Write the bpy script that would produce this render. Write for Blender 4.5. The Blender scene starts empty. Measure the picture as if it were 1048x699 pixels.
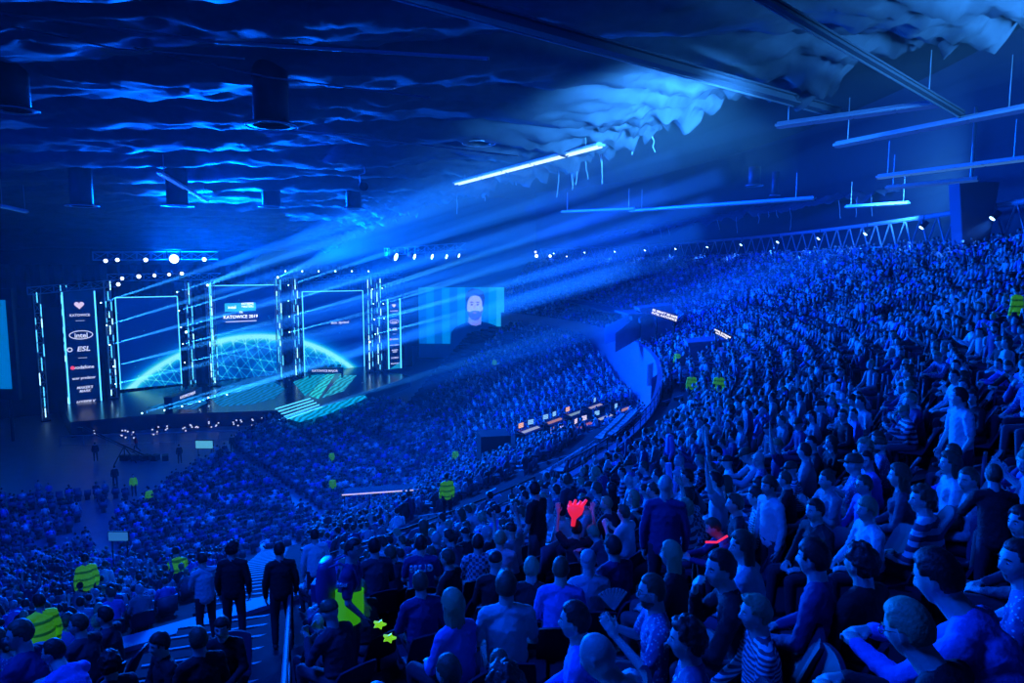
import bpy, bmesh, math, random
import numpy as np
from mathutils import Vector, Matrix, noise, Euler
random.seed(7)
sc = bpy.context.scene
COL = sc.collection
PI = math.pi
R = math.radians
# ------------------------------------------------------------------ camera
CZ, F, PITCH = 17.0, 700.0, R(6.1)
cam = bpy.data.cameras.new('camera'); camo = bpy.data.objects.new('camera', cam); COL.objects.link(camo)
cam.sensor_width = 36.0; cam.lens = 36.0*F/1048.0; cam.clip_start = .1; cam.clip_end = 500
camo.location = (0, 0, CZ); camo.rotation_euler = (PI/2-PITCH, 0, 0)
sc.camera = camo
sc.view_settings.view_transform = 'Standard'; sc.view_settings.look = 'None'
sc.view_settings.exposure = 0.0; sc.view_settings.gamma = 1.0; sc.view_settings.use_curve_mapping = False
sc.cycles.use_denoising = True
sc.cycles.max_bounces = 3; sc.cycles.diffuse_bounces = 2; sc.cycles.glossy_bounces = 1; sc.cycles.volume_bounces = 0
sc.cycles.transmission_bounces = 2; sc.cycles.transparent_max_bounces = 48
sc.cycles.caustics_reflective = False; sc.cycles.caustics_refractive = False
sc.cycles.sample_clamp_indirect = 4
# ------------------------------------------------------------------ world: nothing but the faint blue of the hall
w = bpy.data.worlds.new('world'); sc.world = w; w.use_nodes = True
w.node_tree.nodes['Background'].inputs[0].default_value = (0, 0.002, 0.03, 1); w.node_tree.nodes['Background'].inputs[1].default_value = .3

def ray(px, py):
    u = (px-524)/F; v = -(py-349.5)/F
    return Vector((u, math.cos(PITCH)+v*math.sin(PITCH), -math.sin(PITCH)+v*math.cos(PITCH)))
def at(px, py, Y):
    d = ray(px, py); return Vector((0, 0, CZ))+d*(Y/d.y)
def at_z(px, py, z):
    d = ray(px, py); return Vector((0, 0, CZ))+d*((z-CZ)/d.z)
def project(p):
    q = Vector(p)-Vector((0, 0, CZ))
    fw = q.y*math.cos(PITCH)-q.z*math.sin(PITCH); up = q.y*math.sin(PITCH)+q.z*math.cos(PITCH)
    if fw < .05: return None
    return 524+F*q.x/fw, 349.5-F*up/fw, fw

def aim(o, target):
    o.rotation_euler = (Vector(target)-Vector(o.location)).to_track_quat('-Z', 'Y').to_euler()
def area_light(name, loc, target, power, color, sx, sy, spread=PI):
    l = bpy.data.lights.new(name, 'AREA'); l.shape = 'RECTANGLE'; l.size = sx; l.size_y = sy; l.energy = power; l.color = color; l.spread = spread
    o = bpy.data.objects.new(name, l); o.location = loc; COL.objects.link(o); aim(o, target); return o
def spot_light(name, loc, target, power, color, angle, blend=.3, radius=.08):
    l = bpy.data.lights.new(name, 'SPOT'); l.energy = power; l.color = color; l.spot_size = R(angle); l.spot_blend = blend; l.shadow_soft_size = radius
    o = bpy.data.objects.new(name, l); o.location = loc; COL.objects.link(o); aim(o, target); return o
HAZE = .0008
BEAM_HAZE = .03
BLUE = (0.0, 0.060, 1.0)
DEEP = (0.0, 0.022, 1.0)
KEY = (0.0, 0.105, 1.0)
CYAN = (0.02, 0.30, 1.0)
# unseen blue fill lamps added under the roof, and keys at the stage truss
area_light('roof_fill_light', (-16, 42, 23), (-10, 38, 5), 9000, BLUE, 12, 12)
area_light('roof_fill_light', (6, 62, 26), (22, 60, 10), 11000, DEEP, 12, 12)
area_light('roof_fill_light', (-8, 5, 24.2), (1, 8, 14), 2300, BLUE, 4, 4)
area_light('roof_fill_light', (-40, 34, 22), (-30, 40, 0), 2500, DEEP, 8, 8)
area_light('stage_key_light', (-30, 68, 20), (3, 7, 12), 16000, KEY, 9, 3, R(70))
area_light('stage_key_light', (-22, 80, 21), (18, 42, 10), 26000, KEY, 9, 3, R(80))
area_light('cloth_fill_light', (-25, 40, 10), (-25, 42, 26), 200, DEEP, 14, 14)  # added upward fill for the cloth, no fixture there
area_light('cloth_edge_fill', (8, 21, 20.5), (4.5, 42, 25.6), 1900, (.04, .33, 1), 1.5, 1.5, R(48))  # added hidden lamps that brighten the torn cloth edge and outer lip
area_light('cloth_edge_fill', (17, 13, 20), (14, 24, 26), 1300, (.04, .33, 1), 2, 2, R(90))
area_light('cloth_edge_fill', (27, 50, 21.8), (33, 57, 25.3), 1500, (.04, .33, 1), 3, 3, R(110))
# ------------------------------------------------------------------ materials
MATS = {}
def mat(name, color=(.5, .5, .5), rough=.6, metal=0.0, emit=None, strength=1.0, bump=0.0, scale=8.0, var=0.0, spec=.5):
    if name in MATS: return MATS[name]
    m = bpy.data.materials.new(name); m.use_nodes = True; nt = m.node_tree; b = nt.nodes['Principled BSDF']
    b.inputs['Base Color'].default_value = (*color, 1); b.inputs['Roughness'].default_value = rough; b.inputs['Metallic'].default_value = metal
    b.inputs['Specular IOR Level'].default_value = spec
    if emit:
        b.inputs['Emission Color'].default_value = (*emit, 1); b.inputs['Emission Strength'].default_value = strength
    if bump or var:
        tc = nt.nodes.new('ShaderNodeTexCoord'); n = nt.nodes.new('ShaderNodeTexNoise'); n.inputs['Scale'].default_value = scale; n.inputs['Detail'].default_value = 4
        nt.links.new(tc.outputs['Object'], n.inputs['Vector'])
        if bump:
            bp = nt.nodes.new('ShaderNodeBump'); bp.inputs['Strength'].default_value = bump; bp.inputs['Distance'].default_value = .03
            nt.links.new(n.outputs['Fac'], bp.inputs['Height']); nt.links.new(bp.outputs['Normal'], b.inputs['Normal'])
        if var:
            r = nt.nodes.new('ShaderNodeMapRange'); r.inputs[3].default_value = 1-var; r.inputs[4].default_value = 1+var
            mx = nt.nodes.new('ShaderNodeVectorMath'); mx.operation = 'SCALE'; mx.inputs[0].default_value = color
            nt.links.new(n.outputs['Fac'], r.inputs[0]); nt.links.new(r.outputs[0], mx.inputs['Scale']); nt.links.new(mx.outputs[0], b.inputs['Base Color'])
    MATS[name] = m; return m
def obj_color_mat(name, rough=.8, bump=.25, scale=40):
    """base colour comes from the object's own colour"""
    m = mat(name, (.5, .5, .5), rough, bump=bump, scale=scale)
    nt = m.node_tree; oi = nt.nodes.new('ShaderNodeObjectInfo'); nt.links.new(oi.outputs['Color'], nt.nodes['Principled BSDF'].inputs['Base Color'])
    return m

# ------------------------------------------------------------------ mesh helpers
class MB:
    def __init__(s): s.v = []; s.f = []; s.m = []
    def add(s, vs, fs, mi=0):
        b = len(s.v); s.v += [tuple(p) for p in vs]; s.f += [tuple(b+i for i in f) for f in fs]; s.m += [mi]*len(fs)
    def box(s, c, size, rot=None, mi=0):
        x, y, z = size[0]/2, size[1]/2, size[2]/2
        vs = [Vector(p) for p in ((-x, -y, -z), (x, -y, -z), (x, y, -z), (-x, y, -z), (-x, -y, z), (x, -y, z), (x, y, z), (-x, y, z))]
        if rot is not None: vs = [rot @ p for p in vs]
        c = Vector(c)
        s.add([c+p for p in vs], [(0, 3, 2, 1), (4, 5, 6, 7), (0, 1, 5, 4), (1, 2, 6, 5), (2, 3, 7, 6), (3, 0, 4, 7)], mi)
    def tube(s, p0, p1, r, n=6, r1=None, mi=0):
        p0 = Vector(p0); p1 = Vector(p1); d = (p1-p0)
        if d.length < 1e-6: return
        d.normalize(); a = d.orthogonal().normalized(); b = d.cross(a); r1 = r if r1 is None else r1
        vs = []
        for p, q in ((p0, r), (p1, r1)):
            for i in range(n):
                t = 2*PI*(i+.5)/n; vs.append(p+a*math.cos(t)*q+b*math.sin(t)*q)
        fs = [(i, (i+1) % n, n+(i+1) % n, n+i) for i in range(n)]+[tuple(range(n-1, -1, -1)), tuple(range(n, 2*n))]
        s.add(vs, fs, mi)
    def path(s, pts, r, n=6, mi=0):
        for a, b in zip(pts, pts[1:]): s.tube(a, b, r, n, mi=mi)
    def lathe(s, prof, c, axis=(0, 0, 1), n=20, mi=0):
        ax = Vector(axis).normalized(); a = ax.orthogonal().normalized(); b = ax.cross(a); c = Vector(c); vs = []; fs = []
        for r, h in prof:
            for i in range(n):
                t = 2*PI*i/n; vs.append(c+ax*h+a*math.cos(t)*r+b*math.sin(t)*r)
        for j in range(len(prof)-1):
            for i in range(n): fs.append((j*n+i, j*n+(i+1) % n, (j+1)*n+(i+1) % n, (j+1)*n+i))
        s.add(vs, fs, mi)
    def prism(s, poly, d, mi=0):
        """poly: 3D points of a flat outline; d: thickness vector"""
        n = len(poly); d = Vector(d); vs = [Vector(p) for p in poly]+[Vector(p)+d for p in poly]
        s.add(vs, [tuple(range(n)), tuple(range(2*n-1, n-1, -1))]+[(i, n+i, n+(i+1) % n, (i+1) % n) for i in range(n)], mi)
    def build(s, name, mats, parent=None, smooth=False, fix=True):
        me = bpy.data.meshes.new(name); me.from_pydata(s.v, [], s.f)
        for m in (mats if isinstance(mats, (list, tuple)) else [mats]): me.materials.append(m)
        me.polygons.foreach_set('material_index', s.m)
        if fix:
            bm = bmesh.new(); bm.from_mesh(me); bmesh.ops.recalc_face_normals(bm, faces=bm.faces); bm.to_mesh(me); bm.free()
        if smooth: me.polygons.foreach_set('use_smooth', [True]*len(me.polygons))
        o = bpy.data.objects.new(name, me); COL.objects.link(o)
        if parent is not None: o.parent = parent
        return o
def tag(o, label=None, cat=None, group=None, kind=None):
    if label: o['label'] = label
    if cat: o['category'] = cat
    if group: o['group'] = group
    if kind: o['kind'] = kind
    return o
def empty(name, loc=(0, 0, 0), rz=0.0):
    o = bpy.data.objects.new(name, None); o.location = loc; o.rotation_euler = (0, 0, rz); COL.objects.link(o); return o
def copy_tree(o, parent=None):
    c = o.copy(); COL.objects.link(c)
    if parent is not None: c.parent = parent
    for ch in list(o.children): copy_tree(ch, c)
    return c
def text_mesh(body, size, name, material, M, parent=None, align='CENTER', extrude=.01, bold=True, sx=1.0, skew=0.0):
    cu = bpy.data.curves.new('t', 'FONT'); cu.body = body; cu.size = size; cu.align_x = align; cu.align_y = 'CENTER'; cu.extrude = extrude; cu.shear = skew
    cu.resolution_u = 3
    if bold: cu.offset = size*.022
    o = bpy.data.objects.new('t', cu); COL.objects.link(o)
    me = bpy.data.meshes.new_from_object(o.evaluated_get(bpy.context.evaluated_depsgraph_get()))
    bpy.data.objects.remove(o); bpy.data.curves.remove(cu)
    me.transform(M @ Matrix.Diagonal((sx, 1, 1, 1)))
    me.materials.clear(); me.materials.append(material); me.name = name
    r = bpy.data.objects.new(name, me); COL.objects.link(r)
    if parent is not None: r.parent = parent
    return r

# ------------------------------------------------------------------ the bowl
CX, CY, A, B = -20.0, 61.0, 48.0, 80.0
UP0, LO0, LO1 = .655, .30, .640
ZU = 9.47      # first row of the upper tier
DR = .0142
def sst(a, b, x):
    t = max(0.0, min(1.0, (x-a)/(b-a))); return t*t*(3-2*t)
def bowl(phi, rho):
    """phi <= 0 runs straight off to the left along the near side (metres); phi > 0 turns around the far right"""
    if phi <= 0: return CX+phi*A, CY-B*rho
    return CX+A*rho*math.sin(phi), CY-B*rho*math.cos(phi)
def phirho(x, y):
    if x <= CX and y < CY: return (x-CX)/A, (CY-y)/B
    a = (x-CX)/A; b = (CY-y)/B
    return math.atan2(a, b), math.hypot(a, b)
def low_top(phi): return ZU-.6-3.8*sst(R(60), R(80), phi)+3.2*sst(R(94), R(116), phi)
def row_up(rho): return int(math.floor((rho-UP0)/DR))
def z_up(k): return ZU+24*DR*k
NLO = int(round((LO1-LO0)/DR))
def z_lo(k, phi): return low_top(phi)*(k+1)/NLO
def ground(x, y):
    phi, rho = phirho(x, y)
    if x < CX and y > CY: return 0.0
    if phi > R(152): return 0.0
    if rho >= UP0: return z_up(row_up(rho))
    if rho >= LO1: return low_top(phi)
    if rho >= LO0: return z_lo(min(NLO-1, int((rho-LO0)/DR)), phi)
    return 0.0
AISLES = [R(a) for a in (-12, 4, 15, 27.2, 41, 53, 64, 74, 84, 95, 107, 120, 134)]
AISLE_W = .62
def aisle_w(a): return 1.75 if abs(a-AISLES[3]) < .01 else AISLE_W

concrete = mat('dark_painted_concrete', (.10, .11, .14), .7, bump=.3, scale=3, var=.3)
tread_m = mat('painted_tread', (.035, .038, .05), .85, spec=.1, bump=.2, scale=5, var=.3)
wallm = mat('painted_blue_wall', (.15, .17, .30), .6, bump=.15, scale=2, var=.25)
blackm = mat('black_metal', (.02, .02, .025), .45, .2)
darkm = mat('dark_cloth', (.015, .017, .025), .9, bump=.4, scale=6)
steel = mat('galvanised_steel', (.55, .58, .62), .35, .8)

PH0, PH1 = -50/A, R(152)
PHI_LINE = [PH0+i*(0-PH0)/10 for i in range(10)]+[PH1*i/110 for i in range(111)]
def strip(mb, fa, fb, mi=0):
    vs = []
    for p in PHI_LINE: vs.append(fa(p)); vs.append(fb(p))
    n = len(PHI_LINE)
    mb.add(vs, [(2*i, 2*i+1, 2*i+3, 2*i+2) for i in range(n-1)], mi)
mb = MB()
NUP = int((1.02-UP0)/DR)+1
for k in range(NUP):
    r0, r1 = UP0+k*DR, UP0+(k+1)*DR
    z = z_up(k)
    strip(mb, lambda p: (*bowl(p, r0), z), lambda p: (*bowl(p, r1), z))
    strip(mb, lambda p: (*bowl(p, r1), z), lambda p: (*bowl(p, r1), z+24*DR))
tag(mb.build('floor', tread_m, fix=False), 'stepped concrete terraces of the upper seating bowl', kind='structure')
mb = MB()
for k in range(NLO):
    r0, r1 = LO0+k*DR, LO0+(k+1)*DR
    strip(mb, lambda p: (*bowl(p, r0), z_lo(k-1, p)), lambda p: (*bowl(p, r0), z_lo(k, p)))
    strip(mb, lambda p: (*bowl(p, r0), z_lo(k, p)), lambda p: (*bowl(p, r1), z_lo(k, p)))
strip(mb, lambda p: (*bowl(p, LO0+NLO*DR), low_top(p)), lambda p: (*bowl(p, UP0), low_top(p)))
tag(mb.build('floor', tread_m, fix=False), 'stepped terraces of the lower seating bowl', kind='structure')
# ring wall between the two tiers, with a parapet
mb = MB()
WT = .012
def par_h(p): return ZU+.10+.85*sst(R(58), R(74), p)
for fa, fb in ((lambda p: (*bowl(p, UP0-WT*.5), low_top(p)-.3), lambda p: (*bowl(p, UP0-WT*.5), par_h(p))),
               (lambda p: (*bowl(p, UP0-WT*.5), par_h(p)), lambda p: (*bowl(p, UP0+.001), par_h(p))),
               (lambda p: (*bowl(p, UP0+.001), par_h(p)), lambda p: (*bowl(p, UP0+.001), ZU-.1))):
    strip(mb, fa, fb)
tag(mb.build('wall_inner', wallm, fix=False), 'curved blue washed parapet wall between the two seating tiers', kind='structure')
# arena floor
mb = MB(); mb.box((-10, 70, -.1), (190, 170, .2))
tag(mb.build('floor', mat('arena_floor', (.20, .21, .26), .4, bump=.1, scale=1, var=.25)), 'smooth arena floor in front of the stage', kind='structure')
# outer walls
dwall = mat('dark_wall', (.03, .035, .05), .9)
mb = MB()
strip(mb, lambda p: (*bowl(p, 1.10), 10), lambda p: (*bowl(p, 1.10), 32))
strip(mb, lambda p: (*bowl(p, 1.017), z_up(NUP-1)), lambda p: (*bowl(p, 1.10), z_up(NUP-1)+.01))
tag(mb.build('wall_right', dwall, fix=False), kind='structure')
mb = MB(); mb.box((-40, 150, 16), (150, .4, 33)); tag(mb.build('wall_back', dwall), kind='structure')
mb = MB(); mb.box((-92, 70, 16), (.4, 170, 33)); tag(mb.build('wall_left', dwall), kind='structure')
mb = MB(); mb.box((-10, -32, 16), (170, .4, 33)); tag(mb.build('wall_front', dwall), kind='structure')
# roof slab above everything
mb = MB(); mb.box((-10, 60, 32.2), (190, 190, .3)); tag(mb.build('ceiling', mat('black_roof', (.007, .008, .012), .9, spec=.1)), kind='structure')

# aisle steps: half steps with light nosings
for ai, ph in enumerate(AISLES):
    for tier in (0, 1):
        mb = MB(); n0 = NUP if tier else NLO
        if tier == 1 and ph > R(135): continue
        for k in range(n0):
            rho = (UP0 if tier else LO0)+(k+.28)*DR; z = z_up(k) if tier else z_lo(k, ph)
            x, y = bowl(ph, rho); dx, dy = bowl(ph, rho+.01); d = Vector((dx-x, dy-y, 0)).normalized(); rot = d.to_track_quat('X', 'Z').to_matrix()
            rr = (24*DR if tier else low_top(ph)/NLO)/2
            mb.box(Vector((dx, dy, z-rr+.01+ rr*.5)) if False else Vector((*bowl(ph, rho+DR*.45), z+rr/2)), (.36, aisle_w(ph)*1.7, rr), rot, 0)
            mb.box(Vector((*bowl(ph, rho+DR*.30), z+rr+.005)), (.05, aisle_w(ph)*1.7, .012), rot, 1)
        tag(mb.build('steps', [tread_m, mat('step_nosing', (.25, .28, .30), .6)]), kind='structure')

# ------------------------------------------------------------------ billowing cloth under the roof
def cloth_edge(Y):
    pts = [(-10, 21), (12, 17.5), (21, 16), (32, 9), (47, 2.4), (63, -7.6), (90, -20), (125, -34)]
    for (a, xa), (b, xb) in zip(pts, pts[1:]):
        if Y <= b: t = (Y-a)/(b-a); return xa+(xb-xa)*t
    return pts[-1][1]
def nz(x, y, z=0.0): return noise.noise(Vector((x, y, z)))
def cloth_z(X, Y): return CZ+9.6-.045*Y
nX, nY = 230, 330
vs = []; fs = []
for j in range(nY+1):
    Y = 4+(j/nY)**1.35*118
    xe = cloth_edge(Y)+.5*nz(Y*.5, 3)+.25*nz(Y*1.7, 9)
    for i in range(nX+1):
        t = i/nX
        X = xe-(1-t)**1.5*95
        Yw = Y+1.3*nz(X*.09, Y*.12, 2)+.10*X
        sw = abs(math.sin(Yw*PI/5.2))
        big = nz(X*.13, Y*.30, 5)
        wr = nz(X*.55+Y*.15, Y*1.7, 1)*.30+nz(X*1.3, Y*3.1+.5*X, 7)*.13+nz(X*2.9+Y, Y*5.5, 17)*.05
        dist = xe-X
        edge = math.exp(-dist/2.6)
        z = cloth_z(X, Y)-.75*sw**.8+.55*big+wr*(.85+1.8*edge)
        if dist < 7: z += .34*(1-dist/7)*(abs(nz(X*1.1, Y*1.3, 21))+.7*abs(nz(X*2.6, Y*2.2, 33))-.3)*2
        z -= edge*(.5+.9*nz(Y*.9, 4)+.35*nz(Y*2.4+X, X*2, 3))
        vs.append((X, Y, z))
for j in range(nY):
    for i in range(nX):
        a = j*(nX+1)+i; fs.append((a, a+1, a+nX+2, a+nX+1))
mb = MB(); mb.add(vs, fs)
clothm = mat('roof_cloth', (.13, .14, .17), .6, bump=.25, scale=2.2, var=.25, spec=.15)
o = mb.build('ceiling', clothm, smooth=True, fix=False); tag(o, 'billowing cloth slung under the roof in long swags', kind='structure')
# outer cloth: a sagging band that ends in a ragged lip towards the hall
vs = []; fs = []
nA, nB = 420, 40
def lip(t):
    pts = [(58, 17), (48, 29), (35, 47), (32, 62), (24, 92), (14, 118)]
    t *= len(pts)-1; k = min(int(t), len(pts)-2); f = t-k
    a, b = pts[k], pts[k+1]; return a[0]+(b[0]-a[0])*f, a[1]+(b[1]-a[1])*f
for i in range(nA+1):
    t = i/nA; x, y = lip(t)
    for j in range(nB+1):
        s = j/nB
        X = x+s*9+.4*nz(t*90, 2); Y = y+s*1.5
        z = CZ+8.2-.022*y + 1.4*s**.5 + (.55*nz(t*70, s*5)+.25*nz(t*190, s*12, 4))*(1.3-s) - .8*(1-s)**3*(.6+.5*nz(t*60, 8))
        vs.append((X, Y, z))
for i in range(nA):
    for j in range(nB):
        a = i*(nB+1)+j; fs.append((a, a+1, a+nB+2, a+nB+1))
mb = MB(); mb.add(vs, fs)
tag(mb.build('ceiling', mat('roof_cloth'), smooth=True, fix=False), 'crumpled cloth band hanging over the outer seats', kind='structure')

# wires along the swags and two dark roof beams
for (a, b, Y0, Y1, r) in (((-10, 12), (500, 60), 22, 18, .05), ((120, 45), (440, 100), 26, 24, .03), ((0, 25), (250, 60), 24, 22, .03), ((60, 95), (530, 160), 40, 34, .04)):
    mb = MB(); p0 = at(*a, Y0); p1 = at(*b, Y1); mb.path([p0, p0.lerp(p1, .5)-Vector((0, 0, .25)), p1], r)
    tag(mb.build('cable', steel), 'thin steel cable strung below the roof cloth from x%d' % a[0] if False else {-10: 'uppermost long steel cable under the roof cloth', 120: 'thin cable across the middle of the roof cloth', 0: 'thin cable at the upper corner of the roof cloth', 60: 'lower cable running under the roof cloth to its torn edge'}[a[0]], 'cable')
def beam(a, Ya, b, Yb, wd, label):
    root = empty('roof_beam'); p0 = at(*a, Ya); p1 = at(*b, Yb)
    d = (p1-p0); L = d.length; rot = d.to_track_quat('X', 'Z').to_matrix(); root.location = p0.lerp(p1, .5)
    m = MB(); m.box((0, 0, 0), (L, wd, .06), rot); m.box((0, 0, wd*.8), (L, wd, .06), rot); m.box((0, 0, wd*.4), (L, .05, wd*.8), rot); m.build('girder', mat('beam_paint', (.10, .11, .14), .5), root)
    m = MB(); n = Vector(rot @ Vector((0, 1, 0))); m.tube(-d*.5+n*wd*.45+Vector((0, 0, -.08)), d*.5+n*wd*.45+Vector((0, 0, -.08)), .035, 8); m.build('conduit', steel, root)
    tag(root, label, 'beam')
beam((400, -8), 17.5, (860, 118), 30, .34, 'long dark roof beam crossing the lit cloth edge')
beam((770, -8), 17, (985, 118), 26, .16, 'thin roof beam above the pair of long strip lights')
# ------------------------------------------------------------------ stage, on a vertical plane that recedes to the right
S0 = Vector((-52.3, 75.8, 0)); SE = Vector((.791, .612, 0)).normalized(); SN = Vector((SE.y, -SE.x, 0))   # SN faces the hall
def sp(px, py, t=0.0):
    """point where the line of sight meets the stage plane pushed back by t"""
    d = ray(px, py); c = Vector((0, 0, CZ)); k = ((S0-c).dot(SN)-t)/d.dot(SN); return c+d*k
def SM(p, sy=1.0):
    """matrix for lettering at p on the stage plane"""
    return Matrix.Translation(p) @ Matrix(((SE.x, 0, SN.x, 0), (SE.y, 0, SN.y, 0), (0, 1, 0, 0), (0, 0, 0, 1)))
def srot(): return Matrix(((SE.x, -SN.x, 0), (SE.y, -SN.y, 0), (0, 0, 1)))
SR = srot()
def emat(name, col, s): return mat(name, (0, 0, 0), .5, emit=col, strength=s)
tube_m = mat('lit_truss_tube', (.35, .42, .5), .4, .5)
led_line = emat('cyan_light_strip', (.08, .55, 1.0), 2.2)
white_line = emat('white_light_strip', (.35, .75, 1.0), 3.0)
white_text = emat('white_screen_text', (.65, .72, 1.0), 1.0)
title_white = emat('white_title_text', (.75, .82, 1.0), 2.4)
black_panel = mat('black_screen', (.01, .012, .02), .4, emit=(.0, .012, .10), strength=.5)

# planet screen: procedural picture, in stage metres
def planet_material():
    m = bpy.data.materials.new('planet_screen'); m.use_nodes = True; nt = m.node_tree; N = nt.nodes; L = nt.links; b = N['Principled BSDF']
    b.inputs['Base Color'].default_value = (0.005, .005, .01, 1); b.inputs['Roughness'].default_value = .4
    tc = N.new('ShaderNodeTexCoord')
    sx = N.new('ShaderNodeSeparateXYZ'); L.new(tc.outputs['Object'], sx.inputs[0])
    def math_(op, a, b_=None, c=None):
        n = N.new('ShaderNodeMath'); n.operation = op
        for i, q in enumerate((a, b_, c)):
            if q is None: continue
            if isinstance(q, (int, float)): n.inputs[i].default_value = q
            else: L.new(q, n.inputs[i])
        return n.outputs[0]
    X, Z = sx.outputs[0], sx.outputs[2]
    dx = math_('MULTIPLY', math_('SUBTRACT', X, PLC[0]), 1.0/PLR[0]); dz = math_('MULTIPLY', math_('SUBTRACT', Z, PLC[1]), 1.0/PLR[1])
    r = math_('SQRT', math_('ADD', math_('MULTIPLY', dx, dx), math_('MULTIPLY', dz, dz)))
    rim = math_('POWER', 2.718, math_('MULTIPLY', math_('ABSOLUTE', math_('SUBTRACT', r, 1.0)), -42.0))
    inside = math_('LESS_THAN', r, 1.0)
    nz_ = N.new('ShaderNodeTexNoise'); nz_.inputs['Scale'].default_value = .35; nz_.inputs['Detail'].default_value = 6; L.new(tc.outputs['Object'], nz_.inputs['Vector'])
    land = math_('MULTIPLY', inside, math_('POWER', nz_.outputs['Fac'], 2.2))
    # flight-path lines: stretched waves crossing each other
    lines = None
    for ang, sc_, ph in ((.5, 2.3, 0), (-.9, 2.9, 2), (1.3, 1.7, 4), (.1, 1.9, 1)):
        u = math_('ADD', math_('MULTIPLY', X, math.cos(ang)), math_('MULTIPLY', Z, math.sin(ang)))
        v = math_('ADD', u, math_('MULTIPLY', math_('SINE', math_('MULTIPLY', Z, .3)), 1.2))
        ln = math_('POWER', math_('ABSOLUTE', math_('SINE', math_('MULTIPLY', math_('ADD', v, ph), sc_))), 110.0)
        lines = ln if lines is None else math_('ADD', lines, ln)
    lines = math_('MULTIPLY', lines, inside)
    vo = N.new('ShaderNodeTexVoronoi'); vo.inputs['Scale'].default_value = .9; L.new(tc.outputs['Object'], vo.inputs['Vector'])
    star = math_('MULTIPLY', math_('LESS_THAN', vo.outputs['Distance'], .06), math_('SUBTRACT', 1.0, inside))
    val = math_('ADD', math_('ADD', math_('MULTIPLY', rim, 1.3), math_('MULTIPLY', land, .75)), math_('ADD', math_('MULTIPLY', lines, .30), math_('MULTIPLY', star, .5)))
    cr = N.new('ShaderNodeValToRGB'); e = cr.color_ramp.elements
    e[0].position = 0; e[0].color = (0, .012, .16, 1); e[1].position = 1; e[1].color = (.25, .95, 1, 1)
    k = e.new(.25); k.color = (0, .12, .55, 1); k = e.new(.6); k.color = (.01, .5, .75, 1)
    L.new(val, cr.inputs[0]); L.new(cr.outputs[0], b.inputs['Emission Color']); b.inputs['Emission Strength'].default_value = 1.0
    return m
# planet circle fitted in stage coordinates (metres along, metres up)
def sc_(p, o): q = p-o; return q.dot(SE), q.z
T_SCR = 7.0
ORG = sp(120, 430, T_SCR); ORG.z = 0
pa, pb, pc = (Vector(sc_(sp(*q, T_SCR), ORG)) for q in ((128, 402), (262, 344), (372, 388)))
def circ(a, b, c):
    d = 2*(a.x*(b.y-c.y)+b.x*(c.y-a.y)+c.x*(a.y-b.y)); q = lambda p: p.x**2+p.y**2
    ux = (q(a)*(b.y-c.y)+q(b)*(c.y-a.y)+q(c)*(a.y-b.y))/d; uy = (q(a)*(c.x-b.x)+q(b)*(a.x-c.x)+q(c)*(b.x-a.x))/d
    return ux, uy, math.hypot(a.x-ux, a.y-uy)
ux, uy, ur = circ(pa, pb, pc); PLC = (ux, uy); PLR = (ur, ur)
planet = planet_material()
DECK = 1.6
scr_top = {}
screens = (((118, 308), (181, 300), 'left screen panel of the stage showing blue planet and light lines'), ((214, 294), (285, 290), 'middle screen panel of the stage with event title over a planet rim'), ((309, 299), (371, 297), 'right screen panel of the stage showing the glowing planet limb'))
screen_objs = []
for (a, b, lab) in screens:
    pA = sp(*a, T_SCR); pB = sp(*b, T_SCR)
    uA = sc_(pA, ORG)[0]; uB = sc_(pB, ORG)[0]; zt = (pA.z+pB.z)/2
    root = empty('stage_screen', ORG); root.rotation_euler = (0, 0, math.atan2(SE.y, SE.x))
    m = MB(); m.box(((uA+uB)/2, 0, (zt+DECK)/2), (uB-uA, .12, zt-DECK)); m.build('display_panel', planet, root)
    m = MB()
    for u in (uA, uB): m.box((u, -.08, (zt+DECK)/2), (.10, .12, zt-DECK))
    m.box(((uA+uB)/2, -.08, zt), (uB-uA, .12, .10)); m.build('screen_border', led_line, root)
    tag(root, lab, 'screen'); screen_objs.append((root, uA, uB, zt))
# title on the middle screen
root = screen_objs[1][0]
inv = root.matrix_basis.inverted()
def on_screen(px, py, dt=.12): return inv @ sp(px, py, T_SCR-dt)
LM = lambda p: Matrix.Translation(p) @ Matrix(((1, 0, 0, 0), (0, 0, -1, 0), (0, 1, 0, 0), (0, 0, 0, 1)))
a = on_screen(230, 311); b = on_screen(262, 318)
m = MB(); p = on_screen(246, 314.3, .10); m.box(p, ((b.x-a.x), .06, abs(a.z-b.z)*1.05)); m.build('title_banner', emat('cyan_banner', (.02, .45, .75), 1.1), root)
text_mesh('intel', .62, 'title_text', title_white, LM(on_screen(237.5, 314.6, .2)), root, bold=False)
text_mesh('EXTREME\nMASTERS', .40, 'title_text', title_white, LM(on_screen(253.5, 312.3, .2)), root, bold=False)
text_mesh('ESL', .36, 'title_text', title_white, LM(on_screen(247, 319.5, .2)), root, bold=False)
text_mesh('KATOWICE 2019', .62, 'title_text', title_white, LM(on_screen(246.5, 324.2, .2)), root, bold=False)
m = MB(); p = on_screen(247, 328.8, .2); m.box(p, (4.2, .03, .12)); m.build('title_line', white_text, root)
root = screen_objs[2][0]
text_mesh('#usa  #poland', .5, 'hashtag_text', white_text, LM((root.matrix_basis.inverted() @ sp(348, 330, T_SCR-.15))), root)

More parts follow.
